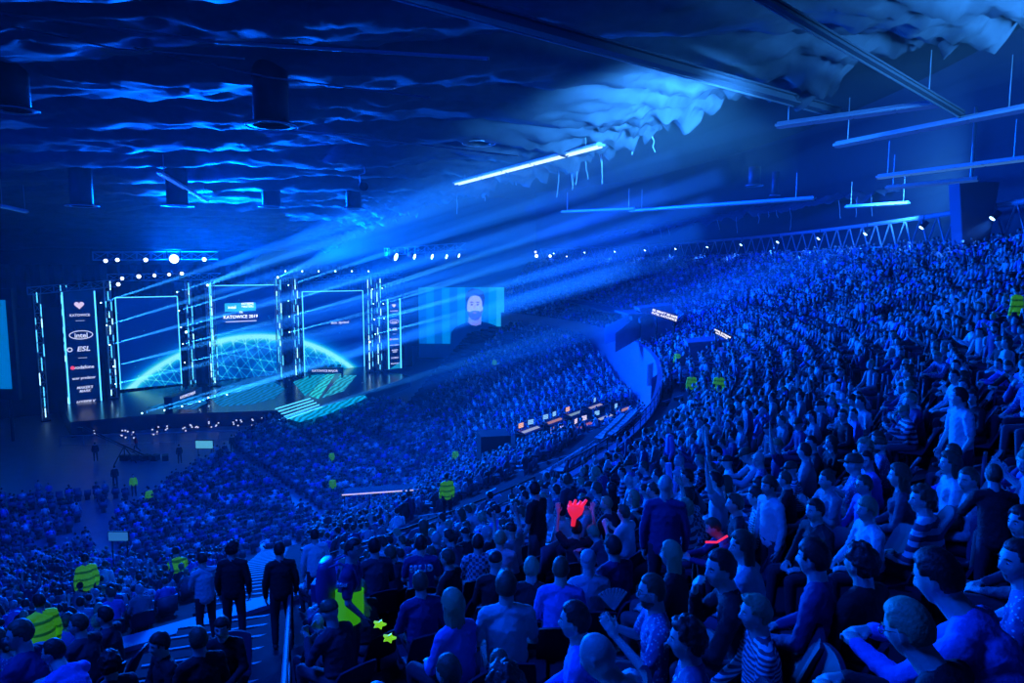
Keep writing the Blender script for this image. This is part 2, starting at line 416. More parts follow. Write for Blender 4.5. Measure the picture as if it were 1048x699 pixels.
# sponsor columns
def logo_column(pxa, pxb, ytop, ybot, t, label, bottom_glow):
    pA = sp(*pxa, t); pB = sp(*pxb, t); root = empty('sponsor_column', (pA.x, pA.y, 0)); root.rotation_euler = (0, 0, math.atan2(SE.y, SE.x))
    W = (pB-pA).dot(SE); zt = (pA.z+pB.z)/2; zb = sp((pxa[0]+pxb[0])/2+4, ybot, t).z
    m = MB(); m.box((W/2, .35, (zt+zb)/2), (W, .7, zt-zb)); m.build('panel', black_panel, root)
    for u in (0, W):
        m = MB(); m.box((u, -.06, (zt*.97+zb)/2), (.13, .14, (zt*.97-zb))); m.build('edge_light', led_line, root)
    H = zt-zb
    def z_(f): return zt-H*f
    # heart
    pts = []
    for i in range(24):
        q = 2*PI*i/24; pts.append((W/2+.040*W*.24*16*math.sin(q)**3/1.0, -.04, z_(.13)+.040*W*.24*(13*math.cos(q)-5*math.cos(2*q)-2*math.cos(3*q)-math.cos(4*q))))
    m = MB(); m.prism(pts, (0, -.03, 0)); m.build('heart_logo', emat('pale_logo', (.75, .62, .85), 1.0), root)
    def tx(s, f, size, sx=1.0, skew=0): text_mesh(s, size, 'logo_text', white_text, LM(Vector((W/2, -.05, z_(f)))), root, sx=sx, skew=skew)
    tx('KATOWICE', W*.13, W*.13) if False else None
    tx('KATOWICE', .205, W*.12); 
    tx('intel', .355, W*.24)
    ring = [(W/2+W*.36*math.cos(q*PI/14), -.05, z_(.35)+W*.15*math.sin(q*PI/14)) for q in range(29)]
    m = MB(); m.path(ring, W*.016, 5); m.build('logo_ring', white_text, root)
    tx(' ESL', .455, W*.24, 1.2, .2); 
    m = MB(); ring = [(W*.12+W*.07*math.cos(q*PI/7), -.05, z_(.455)+W*.07*math.sin(q*PI/7)) for q in range(15)]; m.path(ring, W*.02, 5); m.build('logo_ring', white_text, root)
    m = MB()
    for f in (.245, .52): m.box((W/2, -.05, z_(f)), (W*.28, .03, W*.012))
    m.build('divider', white_text, root)
    tx(' vodafone', .59, W*.17)
    m = MB(); m.lathe([(0, 0), (W*.07, 0), (W*.07, .03), (0, .03)], (W*.17, -.07, z_(.59)), (0, 1, 0), 14); m.build('red_logo_dot', emat('red_logo', (.9, .08, .15), 1.0), root)
    tx('acer predator', .67, W*.13); tx("MAKER'S\nMARK", .755, W*.13, 1.0, .3); tx('HYPERX', .85, W*.15, 1.1, .3); tx('#paysafecard', .925, W*.13)
    if bottom_glow:
        m = MB(); m.prism([(.1, -.02, zb), (W-.1, -.02, zb), (W-.1, -.02, zb+H*.09), ], (0, -.03, 0)); m.build('planet_corner', emat('cyan_glow_panel', (.01, .35, .6), .8), root)
    tag(root, label, 'banner', 'sponsor columns beside the stage')
logo_column((63, 297), (96, 291), 294, 432, 0.0, 'tall black sponsor column with heart logo at the left of the stage', True)
logo_column((396.5, 304), (409, 302), 303, 377, -1.0, 'narrow black sponsor column with logos right of the lit towers', True)

# lattice towers with light strips and moving heads
head_body = mat('moving_head_body', (.02, .02, .03), .4)
lens_m = emat('beam_lens', (.45, .85, 1.0), 9.0)
lens_big = emat('bright_lens', (.75, .85, 1.0), 5.0)
def lattice(m, p0, p1, w_, u, v, step=1.1, r=.045, mi=0):
    p0 = Vector(p0); p1 = Vector(p1); u = Vector(u); v = Vector(v); L = (p1-p0).length; d = (p1-p0)/L
    cs = [u*a*w_/2+v*b*w_/2 for a, b in ((-1, -1), (1, -1), (1, 1), (-1, 1))]
    for c in cs: m.tube(p0+c, p1+c, r, 6, mi=mi)
    n = max(1, int(L/step))
    for i in range(n):
        a, b = p0+d*L*i/n, p0+d*L*(i+1)/n
        for k in range(4):
            m.tube(a+cs[k], b+cs[(k+1) % 4], r*.55, 4, mi=mi); m.tube(a+cs[k], a+cs[(k+1) % 4], r*.5, 4, mi=mi)
def moving_head(name, loc, direction, size, lens, label=None, group=None):
    """a lamp: yoke on a base clamp, round body, lens that points along direction"""
    root = empty(name, loc); d = Vector(direction).normalized()
    m = MB(); m.lathe([(.01, -1.1), (.6, -1.0), (.72, -.3), (.70, .55), (.62, .62), (.62, .55)], (0, 0, 0), d, 14); m.v = [tuple(Vector(q)*size) for q in m.v]; m.build('lamp_body', head_body, root, True)
    side = d.cross(Vector((0, 0, 1))).normalized()
    m = MB()
    for s in (-1, 1): m.tube(side*s*.85*size, side*s*.85*size+Vector((0, 0, 1.2*size)), .10*size)
    m.tube(side*-.85*size+Vector((0, 0, 1.2*size)), side*.85*size+Vector((0, 0, 1.2*size)), .12*size); m.build('yoke', head_body, root)
    m = MB(); m.lathe([(0, .50), (.60, .50), (.60, .58), (0, .60)], (0, 0, 0), d, 16); m.v = [tuple(Vector(q)*size) for q in m.v]; m.build('lens', lens, root)
    if label: tag(root, label, 'stage light', group)
    return root
towers = [  # px top, py top, px bottom, py bottom, t, strips, label
    (29, 300, 47, 432, -.5, 'outermost lit lattice tower at the far left of the stage'),
    (60, 296, 74, 430, .5, 'lit lattice tower just left of the first sponsor column'),
    (106, 288, 117, 412, .5, 'lit lattice tower just right of the first sponsor column'),
    (186, 287, 197, 388, 1.5, 'thin lit lattice tower before the gap left of the event title'),
    (209, 287, 219, 388, 2.5, 'thick lit lattice tower directly left of the event title'),
    (281, 288, 287, 377, 1.5, 'lit lattice tower directly right of the event title'),
    (299, 284, 304, 378, 2.0, 'lit lattice tower left of the right screen panel'),
    (375, 282, 379, 380, 1.0, 'lit lattice tower at the right edge of the right screen panel'),
    (386, 282, 388, 378, 0.0, 'lit lattice tower beside the narrow sponsor column'),
]
tpos = []
for ti, (xa, ya, xb, yb, t, lab) in enumerate(towers):
    p1 = sp(xb, yb, t); p0 = sp(xa, ya, t); base = Vector((p1.x, p1.y, DECK if ti > 1 else 0)); top = Vector((p1.x, p1.y, p0.z))
    root = empty('lattice_tower', base); H = top.z-base.z; wd = .62 if ti not in (4,) else .9
    m = MB(); lattice(m, (0, 0, 0), (0, 0, H), wd, SE, SN); m.build('lattice', tube_m, root)
    m = MB(); m.box((0, 0, .06), (wd*1.5, wd*1.5, .12), SR); m.build('base_plate', head_body, root)
    rr = random.Random(ti)
    z = .4
    while z < H-.6:
        L = rr.choice((.8, 1.2, 1.6)); off = rr.choice((-1, 0, 1))
        m = MB(); m.box(SE*off*wd*.45+SN*(wd*.5+.05)+Vector((0, 0, z+L/2)), (.085, .06, L*.85), SR); m.build('light_strip', white_line if rr.random() < .5 else led_line, root)
        if rr.random() < .7:
            m = MB(); m.box(SE*-off*wd*.45+SN*(wd*.5+.05)+Vector((0, 0, z+L*.7)), (.07, .06, L*.6), SR); m.build('light_strip', led_line, root)
        z += L
    tag(root, lab, 'tower', 'lit lattice towers on the stage'); tpos.append((base, top))
# header trusses
def truss(pa_, pb_, w_, label, name='truss', r=.05, m_=None, grp=None):
    root = empty(name, pa_); d = (pb_-pa_); u = d.cross(Vector((0, 0, 1))).normalized(); v = Vector((0, 0, 1))
    m = MB(); lattice(m, (0, 0, 0), d, w_, u, v, w_*1.5, r); m.build('lattice', m_ or tube_m, root); tag(root, label, 'truss', grp); return root
truss(sp(28, 298, 0), sp(118, 290, 0), .8, 'header truss over the left stage towers')
truss(sp(110, 284, 1), sp(225, 283, 1), .8, 'header truss above the left screen panel')
truss(sp(282, 288, 1), sp(410, 281, 1), .8, 'header truss above the right screen panel')
truss(at(95, 262, 60), at(222, 262, 66), .7, 'flown lighting truss high at the left of the hall')
truss(at(395, 258, 78), at(475, 252, 84), .8, 'flown lighting truss over the right side of the hall')

# deck of the stage
deckm = mat('stage_deck', (.04, .05, .07), .22)
root = empty('stage_deck', (0, 0, 0))
def floorpt(px, py, z): return at_z(px, py, z)
outline = [floorpt(72, 432, DECK), floorpt(160, 424, DECK), floorpt(282, 420, DECK), floorpt(300, 428, DECK), floorpt(372, 402, DECK), floorpt(420, 385, DECK)]
back = [outline[-1]-SN*16, outline[0]-SN*14]
m = MB(); m.prism([(p.x, p.y, DECK) for p in outline+back], (0, 0, -DECK+.02)); m.build('platform', deckm, root)
# glowing floor fields and runway steps, inset in the deck
def field(pts, col, s, name='floor_light'):
    m = MB(); m.prism([floorpt(x, y, DECK+.02) for x, y in pts], (0, 0, -.03)); fm = emat('field%d' % len(MATS), col, s); m.build(name, fm, root)
    nt = fm.node_tree; wv = nt.nodes.new('ShaderNodeTexWave'); wv.inputs['Scale'].default_value = .45; wv.inputs['Distortion'].default_value = 6; wv.inputs['Detail'].default_value = 3; tc = nt.nodes.new('ShaderNodeTexCoord'); mr = nt.nodes.new('ShaderNodeMapRange'); mr.inputs[3].default_value = s*.25; mr.inputs[4].default_value = s*1.5
    nt.links.new(tc.outputs['Object'], wv.inputs['Vector']); nt.links.new(wv.outputs['Fac'], mr.inputs[0]); nt.links.new(mr.outputs[0], nt.nodes['Principled BSDF'].inputs['Emission Strength'])
field([(215, 407), (235, 395), (280, 391), (292, 398), (280, 408), (255, 414), (225, 416)], (0, .16, .42), .9)
field([(300, 391), (318, 384), (334, 383), (322, 397), (312, 405)], (.0, .28, .42), 1.0)
field([(316, 405), (334, 383), (343, 383), (326, 408)], (.02, .55, .55), .9)
field([(330, 407), (348, 384), (365, 384), (352, 400)], (.02, .40, .50), .9)
field([(292, 427), (330, 416), (372, 404), (376, 407), (335, 424), (306, 432)], (0.0, .38, .72), .9)
field([(150, 417), (205, 404), (212, 412), (200, 419)], (0, .14, .4), .8)
for k in range(5):
    m = MB(); a = floorpt(282+k*3, 419+k*2.6, DECK); b = floorpt(318+k*3, 408+k*2.2, DECK)
    m.prism([a+Vector((0, 0, .02+.0*k)), b+Vector((0, 0, .02)), b+Vector((0, 0, .02))-SN*.12, a+Vector((0, 0, .02))-SN*.12], (0, 0, .05)); m.build('step_light', led_line, root)
rr = random.Random(4)
m = MB()
for (x, y) in ((97, 433), (123, 436), (129, 437), (135, 438), (155, 434), (160, 433), (169, 432), (188, 430), (196, 429), (200, 428), (214, 427), (222, 427), (240, 427), (245, 427), (258, 426), (268, 425)):
    for k in range(3):
        p = floorpt(x+rr.uniform(-2, 2), y-1.2, DECK)+SN*.06; p.z = rr.uniform(.35, 1.2); m.box(p, (.13, .05, .13), SR)
m.build('lip_lights', white_text, root)
tag(root, 'low dark stage deck with glowing cyan floor fields and white sparks along its lip', 'stage')
# player desks with name boards
def desk(px0, py0, px1, py1, z, label, txt):
    a = at_z(px0, py0, z); b = at_z(px1, py1, z); d = (b-a); L = d.length; d.normalize(); ang = math.atan2(d.y, d.x)
    root = empty('player_desk', (*((a+b)/2).xy, DECK), ang); h = z-DECK
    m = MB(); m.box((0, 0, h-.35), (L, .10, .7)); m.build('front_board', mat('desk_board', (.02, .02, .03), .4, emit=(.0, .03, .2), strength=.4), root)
    m = MB(); m.box((0, .5, h), (L, 1.0, .06)); m.build('table_top', head_body, root)
    for s in (-1, 1):
        m = MB(); m.box((s*L*.48, .5, h/2), (.10, .9, h)); m.build('leg', head_body, root)
    text_mesh(txt, .42, 'board_text', white_text, Matrix.Translation((0, -.06, h-.35)) @ Matrix.Rotation(PI/2, 4, 'X'), root)
    for k in range(5):
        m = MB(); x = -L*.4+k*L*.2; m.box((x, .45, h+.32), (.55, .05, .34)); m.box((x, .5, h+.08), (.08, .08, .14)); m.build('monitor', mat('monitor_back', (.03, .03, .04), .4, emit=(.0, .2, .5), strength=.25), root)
    tag(root, label, 'desk', 'player desks on the stage')
desk(176, 407, 206, 396, 2.8, 'long player desk with lettered front at the left of the stage', 'KATOWICE MAJOR')
desk(315, 377, 350, 377, 3.0, 'long player desk with lettered front at the right of the stage', 'KATOWICE MAJOR')

# moving heads on the towers: each throws a beam out over the hall
def volume_mat(name, dens):
    hz = bpy.data.materials.new(name); hz.use_nodes = True; nt = hz.node_tree; nt.nodes.clear(); out = nt.nodes.new('ShaderNodeOutputMaterial'); v = nt.nodes.new('ShaderNodeVolumeScatter')
    v.inputs['Color'].default_value = (1, 1, 1, 1); v.inputs['Density'].default_value = dens; v.inputs['Anisotropy'].default_value = .1
    nt.links.new(v.outputs[0], out.inputs['Volume']); return hz
beam_haze = volume_mat('thick_haze', BEAM_HAZE); thin_haze = volume_mat('medium_haze', BEAM_HAZE*.4)  # denser only inside the cones, added so the beams show
def beam_cone(root, loc, d, ang, L, m_, r0=.05):
    """cone of extra haze, shaped to the beam so that it shows"""
    m = MB(); a = math.tan(R(ang)/2); m.lathe([(0, .32), (r0, .32), (r0+a*L, L), (0, L)], (0, 0, 0), d, 14); return m.build('beam_haze_cone', m_, root)
def beam_head(px, py, t, target, power, ang, col=CYAN, lab='', sz=.12):
    p = sp(px, py, t); d = (Vector(target)-p).normalized()
    h_ = moving_head('moving_head_light', p, d, sz, lens_m, lab, 'beam lights on the stage towers'); beam_cone(h_, p, d, ang, 62, beam_haze)
    spot_light('beam_light', p+d*.3, target, power, col, ang, .25, .05)
rows = [
    (110, ((103, 310), (109, 333), (112, 353), (116, 375), (118, 393)), 'left of the left screen panel'),
    (184, ((181, 299), (183, 318), (185, 335), (187, 352), (189, 371)), 'on the thin tower left of the event title'),
    (297, ((295, 292), (295, 308), (296, 324), (296, 340)), 'on the towers right of the event title'),
    (382, ((381, 296), (382, 311), (383, 327), (384, 342)), 'on the rightmost lit tower'),
    (390, ((391, 295), (392, 311), (393, 326)), 'beside the narrow sponsor column'),
]
ordn = ('topmost', 'second from top', 'third from top', 'fourth from top', 'lowest')
BP = 1500000
for x, hs, where in rows:
    for k, (px, py) in enumerate(hs):
        tgt = at(px+430+k*12, py-140+k*8, 44-2*k)
        beam_head(px, py, -1.2, tgt, BP, 1.3, CYAN, '%s of the beam lights %s' % (ordn[k], where))
for k, (px, py) in enumerate(((145, 423), (168, 420), (186, 416), (204, 411), (213, 407), (232, 404), (270, 434), (287, 436), (301, 434), (321, 431))):
    tgt = at(px+390, py-120, 46); p = at_z(px, py, .6 if k > 5 else DECK+.5)
    d = (tgt-p).normalized()
    h_ = moving_head('floor_beam_light', p, d, .12, lens_m, ('%s from the left of the low beam lights along the stage edge' % ('first', 'second', 'third', 'fourth', 'fifth', 'sixth', 'seventh', 'eighth', 'ninth', 'tenth')[k]), 'beam lights on the stage floor')
    beam_cone(h_, p, d, 1.4, 55, beam_haze); spot_light('beam_light', p+d*.3, tgt, BP*.6, CYAN, 1.4, .25, .05)
# wide washes that sweep the torn cloth edge and the haze
for k, (px, py, t_, tx_, ty_, Yt, pw, an, lab) in enumerate(((212, 292, -1, 690, 92, 36, 400000, 5.5, 'wide beam lamp on top of the tower left of the event title'), (284, 284, -1, 740, 88, 32, 400000, 5, 'wide beam lamp on top of the tower right of the event title'), (190, 340, -1.5, 600, 215, 44, 150000, 3.5, 'wide beam lamp half way up the thin tower'), (378, 350, -1, 745, 222, 50, 50000, 4, 'wide beam lamp low on the rightmost tower'), (300, 425, -6, 690, 300, 50, 90000, 3.5, 'wide beam lamp on the stage steps'))):
    p = sp(px, py, t_); tgt = at(tx_, ty_, Yt); d = (tgt-p).normalized(); h_ = moving_head('wide_beam_light', p, d, .22, lens_m, lab, 'wide beam lights of the stage')
    beam_cone(h_, p, d, an, 95 if k < 2 else 88, thin_haze); spot_light('sweep_light', p+d*.33, tgt, pw, CYAN, an, .5, .05)
# round front lights
for (px, py, Y, sz, lab, st) in (
    (178, 265, 60, .62, 'blazing round spotlight, the biggest and brightest on the left truss', lens_big),
    (209, 265.5, 60, .28, 'round spotlight right of the blazing one', lens_big), (149, 266, 60, .28, 'oval spotlight just left of the blazing one', lens_big),
    (108, 267, 60, .26, 'ring shaped spotlight at the left end of the truss', lens_big), (120, 266, 60, .26, 'slim spotlight second from the left end of the truss', lens_big),
    (121, 291, 62, .26, 'pale spotlight low at the left of the second row', lens_big), (125, 285, 62, .24, 'small ring light above the low pale spotlight', lens_big), (142, 283, 62, .28, 'ring light second in the lower row of spotlights', lens_big),
    (158, 282, 62, .22, 'ring light third in the lower row of spotlights', lens_big), (173, 281, 62, .22, 'half hidden ring light under the blazing spotlight', lens_big), (186, 280, 62, .24, 'ring light at the right end of the lower row', lens_big),
    (548, 258, 70, .16, 'small lamp atop the pair floating over the middle of the hall', lens_big), (549, 262, 70, .26, 'small white round lamp floating over the middle of the hall', lens_big), (563, 262, 70, .22, 'small blue ring lamp right of the white one over the hall', lens_big), (580, 262.5, 72, .10, 'tiny lamp at the right end over the middle of the hall', lens_big),
    (402, 262, 78, .7, 'big dark moving head hanging at the left end of the right truss', lens_m), (422, 262, 79, .5, 'dark moving head second on the right truss', lens_m), (440, 262, 80, .5, 'dark moving head third on the right truss', lens_m), (455, 262, 82, .45, 'dark moving head fourth on the right truss', lens_m), (468, 261, 83, .4, 'dark moving head at the right end of the right truss', lens_m)):
    p = at(px, py, Y); d = (Vector((2, 2, 17))-p) if st is lens_big else Vector((.95, -.32, -.3))
    moving_head('spotlight', p, d, sz, st, lab, 'round spotlights on the flown trusses')
    if px == 178: spot_light('front_light', p+d.normalized()*.6, (0, 2, 14), 9000, (0, .05, 1), 95, .8, .3)
for k, px in enumerate((105, 130, 150, 172, 190, 210)):
    pass
for k in range(6):
    p = sp(292+k*17, 277.5, 0); d = Vector((.5, -1, -.2))
    moving_head('spotlight', p, d, .16, lens_m, '%s from the left of the tiny lights above the right screen panel' % ordn[k].replace('topmost', 'first').replace('second from top', 'second').replace('third from top', 'third').replace('fourth from top', 'fourth').replace('lowest', 'fifth') if k < 5 else 'rightmost of the tiny lights above the right screen panel', 'tiny lights above the right screen panel')

# hanging video screen with a man's face
def video_screen():
    Y = 103.0
    p0 = at(428, 293, Y); p1 = at(516, 366, Y); W = p1.x-p0.x; H = at(470, 294, Y).z-at(470, 366, Y).z
    root = empty('video_screen', (p0.x, Y, at(470, 366, Y).z))
    m = MB(); m.box((W/2, .2, H/2), (W+.4, .35, H+.4)); m.build('screen_frame', blackm, root)
    cols = [(.0, .10, .40), (.0, .17, .52), (.0, .08, .36), (.0, .19, .55), (.0, .10, .42), (.0, .20, .55), (.0, .09, .40), (.0, .20, .55), (.0, .12, .45), (.0, .22, .58), (.01, .32, .62)]
    m = MB(); ms = []
    for i, c in enumerate(cols): m.box((W*(i+.5)/len(cols), 0, H*.60), (W/len(cols), .04, H*.80), mi=i)
    m.box((W/2, 0, H*.10), (W, .04, H*.20), mi=len(cols))
    m.build('picture', [emat('curtain%d' % i, c, 1.15) for i, c in enumerate(cols)]+[emat('lower_picture', (0, .01, .1), .8)], root)
    def disc(pts, col, dy, name, s=.8):
        m = MB(); m.prism([(W*u, -.03-dy, H*v) for u, v in pts], (0, -.01, 0)); m.build(name, emat('pic_'+name, col, s*1.7), root)
    ell = lambda cx, cy, rx, ry, a0=0, a1=2*PI, n=26: [(cx+rx*math.cos(a0+(a1-a0)*i/(n-1)), cy+ry*math.sin(a0+(a1-a0)*i/(n-1))) for i in range(n)]
    disc([(.37, .20), (.38, .36), (.43, .44), (.53, .49), (.60, .52), (.72, .52), (.80, .50), (.90, .46), (.97, .38), (.99, .20)], (.0, .006, .06), .00, 'pictured_sweater')
    disc([(.585, .58), (.58, .50), (.62, .465), (.67, .455), (.73, .48), (.735, .60)], (.12, .16, .50), .02, 'pictured_neck')
    disc(ell(.66, .72, .093, .175), (.26, .34, .85), .04, 'pictured_face')
    disc([(.572, .66), (.585, .60), (.62, .545), (.66, .53), (.70, .545), (.735, .60), (.748, .68), (.72, .655), (.70, .665), (.66, .67), (.62, .665), (.60, .65)], (.03, .03, .22), .06, 'pictured_beard')
    disc([(.555, .78), (.552, .88), (.58, .95), (.63, .985), (.70, .98), (.755, .94), (.775, .86), (.765, .74), (.745, .72), (.742, .82), (.72, .87), (.66, .885), (.60, .87), (.578, .83)], (.008, .012, .09), .08, 'pictured_hair')
    for cx in (.622, .692):
        disc(ell(cx, .755, .014, .010), (.01, .01, .08), .09, 'pictured_eye'); disc(ell(cx, .79, .022, .008), (.03, .03, .2), .09, 'pictured_brow')
    disc([(.650, .75), (.640, .69), (.655, .68), (.670, .69), (.662, .75)], (.26, .28, .68), .09, 'pictured_nose')
    disc(ell(.655, .64, .022, .009), (.22, .12, .42), .10, 'pictured_mouth')
    for u in (.1, .9):
        m = MB(); m.tube((W*u, .2, H), (W*u, .2, 26-root.location.z), .03); m.build('cable', blackm, root)
    tag(root, 'hanging video screen showing a bearded dark haired man before a blue curtain', 'screen')
video_screen()
# left edge screen
p = at(9, 345, 66); m = MB(); root = empty('video_screen', (p.x-3.6, 66, 0))
zt, zb = at(2, 307, 66).z, at(4, 398, 66).z
m = MB(); m.box((0, 0, (zt+zb)/2), (7.0, .10, zt-zb)); m.build('picture', emat('left_screen_blue', (.0, .22, .75), .7), root)
m = MB(); m.box((0, .25, (zt+zb)/2), (8.2, .4, zt-zb+2.2)); m.build('screen_frame', blackm, root)
m = MB()
for s in (-1, 1): m.tube((s*3, .3, 0), (s*3, .3, zb), .15)
m.build('support', blackm, root); tag(root, 'big side screen glowing plain blue, cut off by the left edge', 'screen')
# speaker stacks / drapes beside the left towers
m = MB()
pa_, pb_ = sp(45, 300, 2), sp(60, 300, 2)
m.box(((pa_.x+pb_.x)/2-3, (pa_.y+pb_.y)/2, 6), (14, .3, 13), SR); tag(m.build('drape', darkm), 'black drape hung behind the far left stage towers', 'curtain')
m = MB(); a = sp(-30, 300, 12); b = sp(420, 300, 12); n = 120; vs = []
for i in range(n+1):
    q = a.lerp(b, i/n)+SN*.35*math.sin(i*1.9); vs += [(q.x, q.y, 0), (q.x, q.y, 17.5)]
m.add(vs, [(2*i, 2*i+2, 2*i+3, 2*i+1) for i in range(n)]); tag(m.build('drape', darkm, fix=False), 'black drape closing off the space behind the stage', 'curtain')
# ------------------------------------------------------------------ people
def V(*a): return Vector(a)
def sstep(a, b, x):
    t = max(0.0, min(1.0, (x-a)/(b-a))); return t*t*(3-2*t)

def cap_geo(vs, fs, p0, r0, p1, r1, sx=1.0, sdir=None, n=10):
    """closed tapered capsule from p0 to p1; sx widens it along sdir"""
    p0 = Vector(p0); p1 = Vector(p1)
    d = p1-p0
    L = d.length
    d = d/L if L > 1e-6 else Vector((0, 0, 1))
    a = Vector(sdir) if sdir is not None else Vector((1, 0, 0))
    a = a - d*a.dot(d)
    if a.length < 1e-3:
        a = Vector((0, 1, 0)); a = a - d*a.dot(d)
        if a.length < 1e-3: a = Vector((1, 0, 0)); a = a-d*a.dot(d)
    a.normalize(); b = d.cross(a)
    rings = []
    for k in range(1, 4):
        t = math.pi/2*k/3.0; rings.append((p0 - d*r0*math.cos(t), r0*math.sin(t)))
    if L > 1e-6:
        rings.append((p0.lerp(p1, .5), (r0+r1)/2))
    for k in range(3, 0, -1):
        t = math.pi/2*k/3.0; rings.append((p1 + d*r1*math.cos(t), r1*math.sin(t)))
    base = len(vs)
    vs.append(tuple(p0-d*r0))
    for c, r in rings:
        for i in range(n):
            an = 2*math.pi*i/n
            vs.append(tuple(c + a*math.cos(an)*r*sx + b*math.sin(an)*r))
    vs.append(tuple(p1+d*r1)); last = len(vs)-1
    for i in range(n):
        fs.append((base, base+1+(i+1) % n, base+1+i))
    for k in range(len(rings)-1):
        o = base+1+k*n
        for i in range(n):
            j = (i+1) % n
            fs.append((o+i, o+j, o+n+j, o+n+i))
    o = base+1+(len(rings)-1)*n
    for i in range(n):
        fs.append((o+i, o+(i+1) % n, last))

def head_point(dx, dy, dz, kid=0.0):
    """surface of a head, for a unit direction (x right, y forward, z up)"""
    w, dep, h = .080, .101, .124
    x, y, z = dx*w, dy*dep, dz*h
    if z < .01:
        k = min(1.0, (.01-z)/.13)
        x *= 1-.36*k**1.4
        if y < 0: y *= 1-.30*k
        else: y *= 1-.10*k
    if y > .04: y = .04+(y-.04)*.86
    if dy > 0:
        ax = abs(x)
        g = lambda cx, cz, sx, sz: math.exp(-((ax-cx)/sx)**2-((z-cz)/sz)**2)
        y += .026*math.exp(-(x/.0115)**2)*sstep(.022, -.028, z)*sstep(-.046, -.030, z)
        y += .008*g(.012, -.032, .010, .010)
        y -= .013*g(.032, .008, .015, .013)
        y += .006*g(.028, .028, .022, .008)
        y += .007*g(.0, -.060, .022, .007) + .006*g(.0, -.074, .018, .006)
        y -= .004*g(.0, -.067, .022, .003)
        y += .010*g(.0, -.100, .022, .018)
        y += .006*g(.045, -.030, .020, .022)
    return x, y, z

def head_geo(vs, fs, M, nu=48, nv=34):
    base = len(vs)
    for j in range(nv+1):
        t = math.pi*j/nv
        for i in range(nu):
            p = 2*math.pi*i/nu
            q = head_point(math.sin(t)*math.cos(p), math.sin(t)*math.sin(p), math.cos(t))
            vs.append(tuple(M @ Vector(q)))
    for j in range(nv):
        for i in range(nu):
            a = base+j*nu+i; b = base+j*nu+(i+1) % nu
            if j == 0: fs.append((a, a+nu, b+nu))
            elif j == nv-1: fs.append((a, a+nu, b))
            else: fs.append((a, a+nu, b+nu, b))
    for s in (-1, 1):       # ears
        cap_geo(vs, fs, M @ V(s*.077, -.004, .020), .013, M @ V(s*.074, -.000, -.028), .009, 1.0, n=8)
        cap_geo(vs, fs, M @ V(s*.084, -.014, .018), .006, M @ V(s*.078, -.010, -.020), .005, 1.0, n=6)

def mesh_of(vs, fs, name, voxel=None, smooth=2, M=None):
    me = bpy.data.meshes.new(name)
    me.from_pydata(vs, [], fs)
    if voxel:
        o = bpy.data.objects.new('tmp', me)
        bpy.context.scene.collection.objects.link(o)
        m = o.modifiers.new('r', 'REMESH'); m.mode = 'VOXEL'; m.voxel_size = voxel; m.adaptivity = 0
        if smooth:
            s = o.modifiers.new('s', 'SMOOTH'); s.factor = .5; s.iterations = smooth
        dg = bpy.context.evaluated_depsgraph_get()
        me2 = bpy.data.meshes.new_from_object(o.evaluated_get(dg))
        bpy.data.objects.remove(o); bpy.data.meshes.remove(me)
        me2.name = name; me = me2
    else:
        bm = bmesh.new(); bm.from_mesh(me); bmesh.ops.recalc_face_normals(bm, faces=bm.faces); bm.to_mesh(me); bm.free()
    me.polygons.foreach_set('use_smooth', [True]*len(me.polygons))
    me.update()
    return me

def lighter(me, faces, name=None):
    """a copy of the mesh reduced to about so many faces"""
    o = bpy.data.objects.new('tmp', me); bpy.context.scene.collection.objects.link(o)
    m = o.modifiers.new('d', 'DECIMATE'); n = sum(len(p.vertices)-2 for p in me.polygons); m.ratio = min(1.0, faces/max(1, n))
    me2 = bpy.data.meshes.new_from_object(o.evaluated_get(bpy.context.evaluated_depsgraph_get()))
    bpy.data.objects.remove(o); me2.name = name or me.name
    me2.polygons.foreach_set('use_smooth', [True]*len(me2.polygons)); return me2

def hand_geo(vs, fs, wrist, d, palmn, side, curl=.5, hold=False):
    """palm, four fingers and thumb. d = direction of the hand, palmn = direction the palm faces, side = +1 thumb towards d x palmn"""
    d = Vector(d).normalized(); pn = Vector(palmn); pn = (pn-d*pn.dot(d)).normalized()
    t = d.cross(pn)*side
    w = Vector(wrist)
    cap_geo(vs, fs, w+d*.02, .020, w+d*.075, .019, 1.9, t, n=10)
    for k, (off, ln) in enumerate(((.031, .070), (.010, .078), (-.011, .072), (-.031, .056))):
        b = w+d*.088+t*off
        a1 = curl*.9; dd = (d*math.cos(a1)+pn*math.sin(a1)).normalized()
        a2 = curl*2.1; de = (d*math.cos(a2)+pn*math.sin(a2)).normalized()
        m = b+dd*ln*.5+t*off*.10; e = m+de*ln*.5
        cap_geo(vs, fs, b-d*.012, .0092, m, .0085, n=7)
        cap_geo(vs, fs, m, .0085, e, .0070, n=7)
    b = w+d*.030+t*.030
    m = b+(t*.75+d*.75+pn*.25).normalized()*.038
    e = m+(d*.95+t*.15+pn*(.15+curl*.5)).normalized()*.032
    cap_geo(vs, fs, b, .012, m, .0105, n=7); cap_geo(vs, fs, m, .0100, e, .0080, n=7)

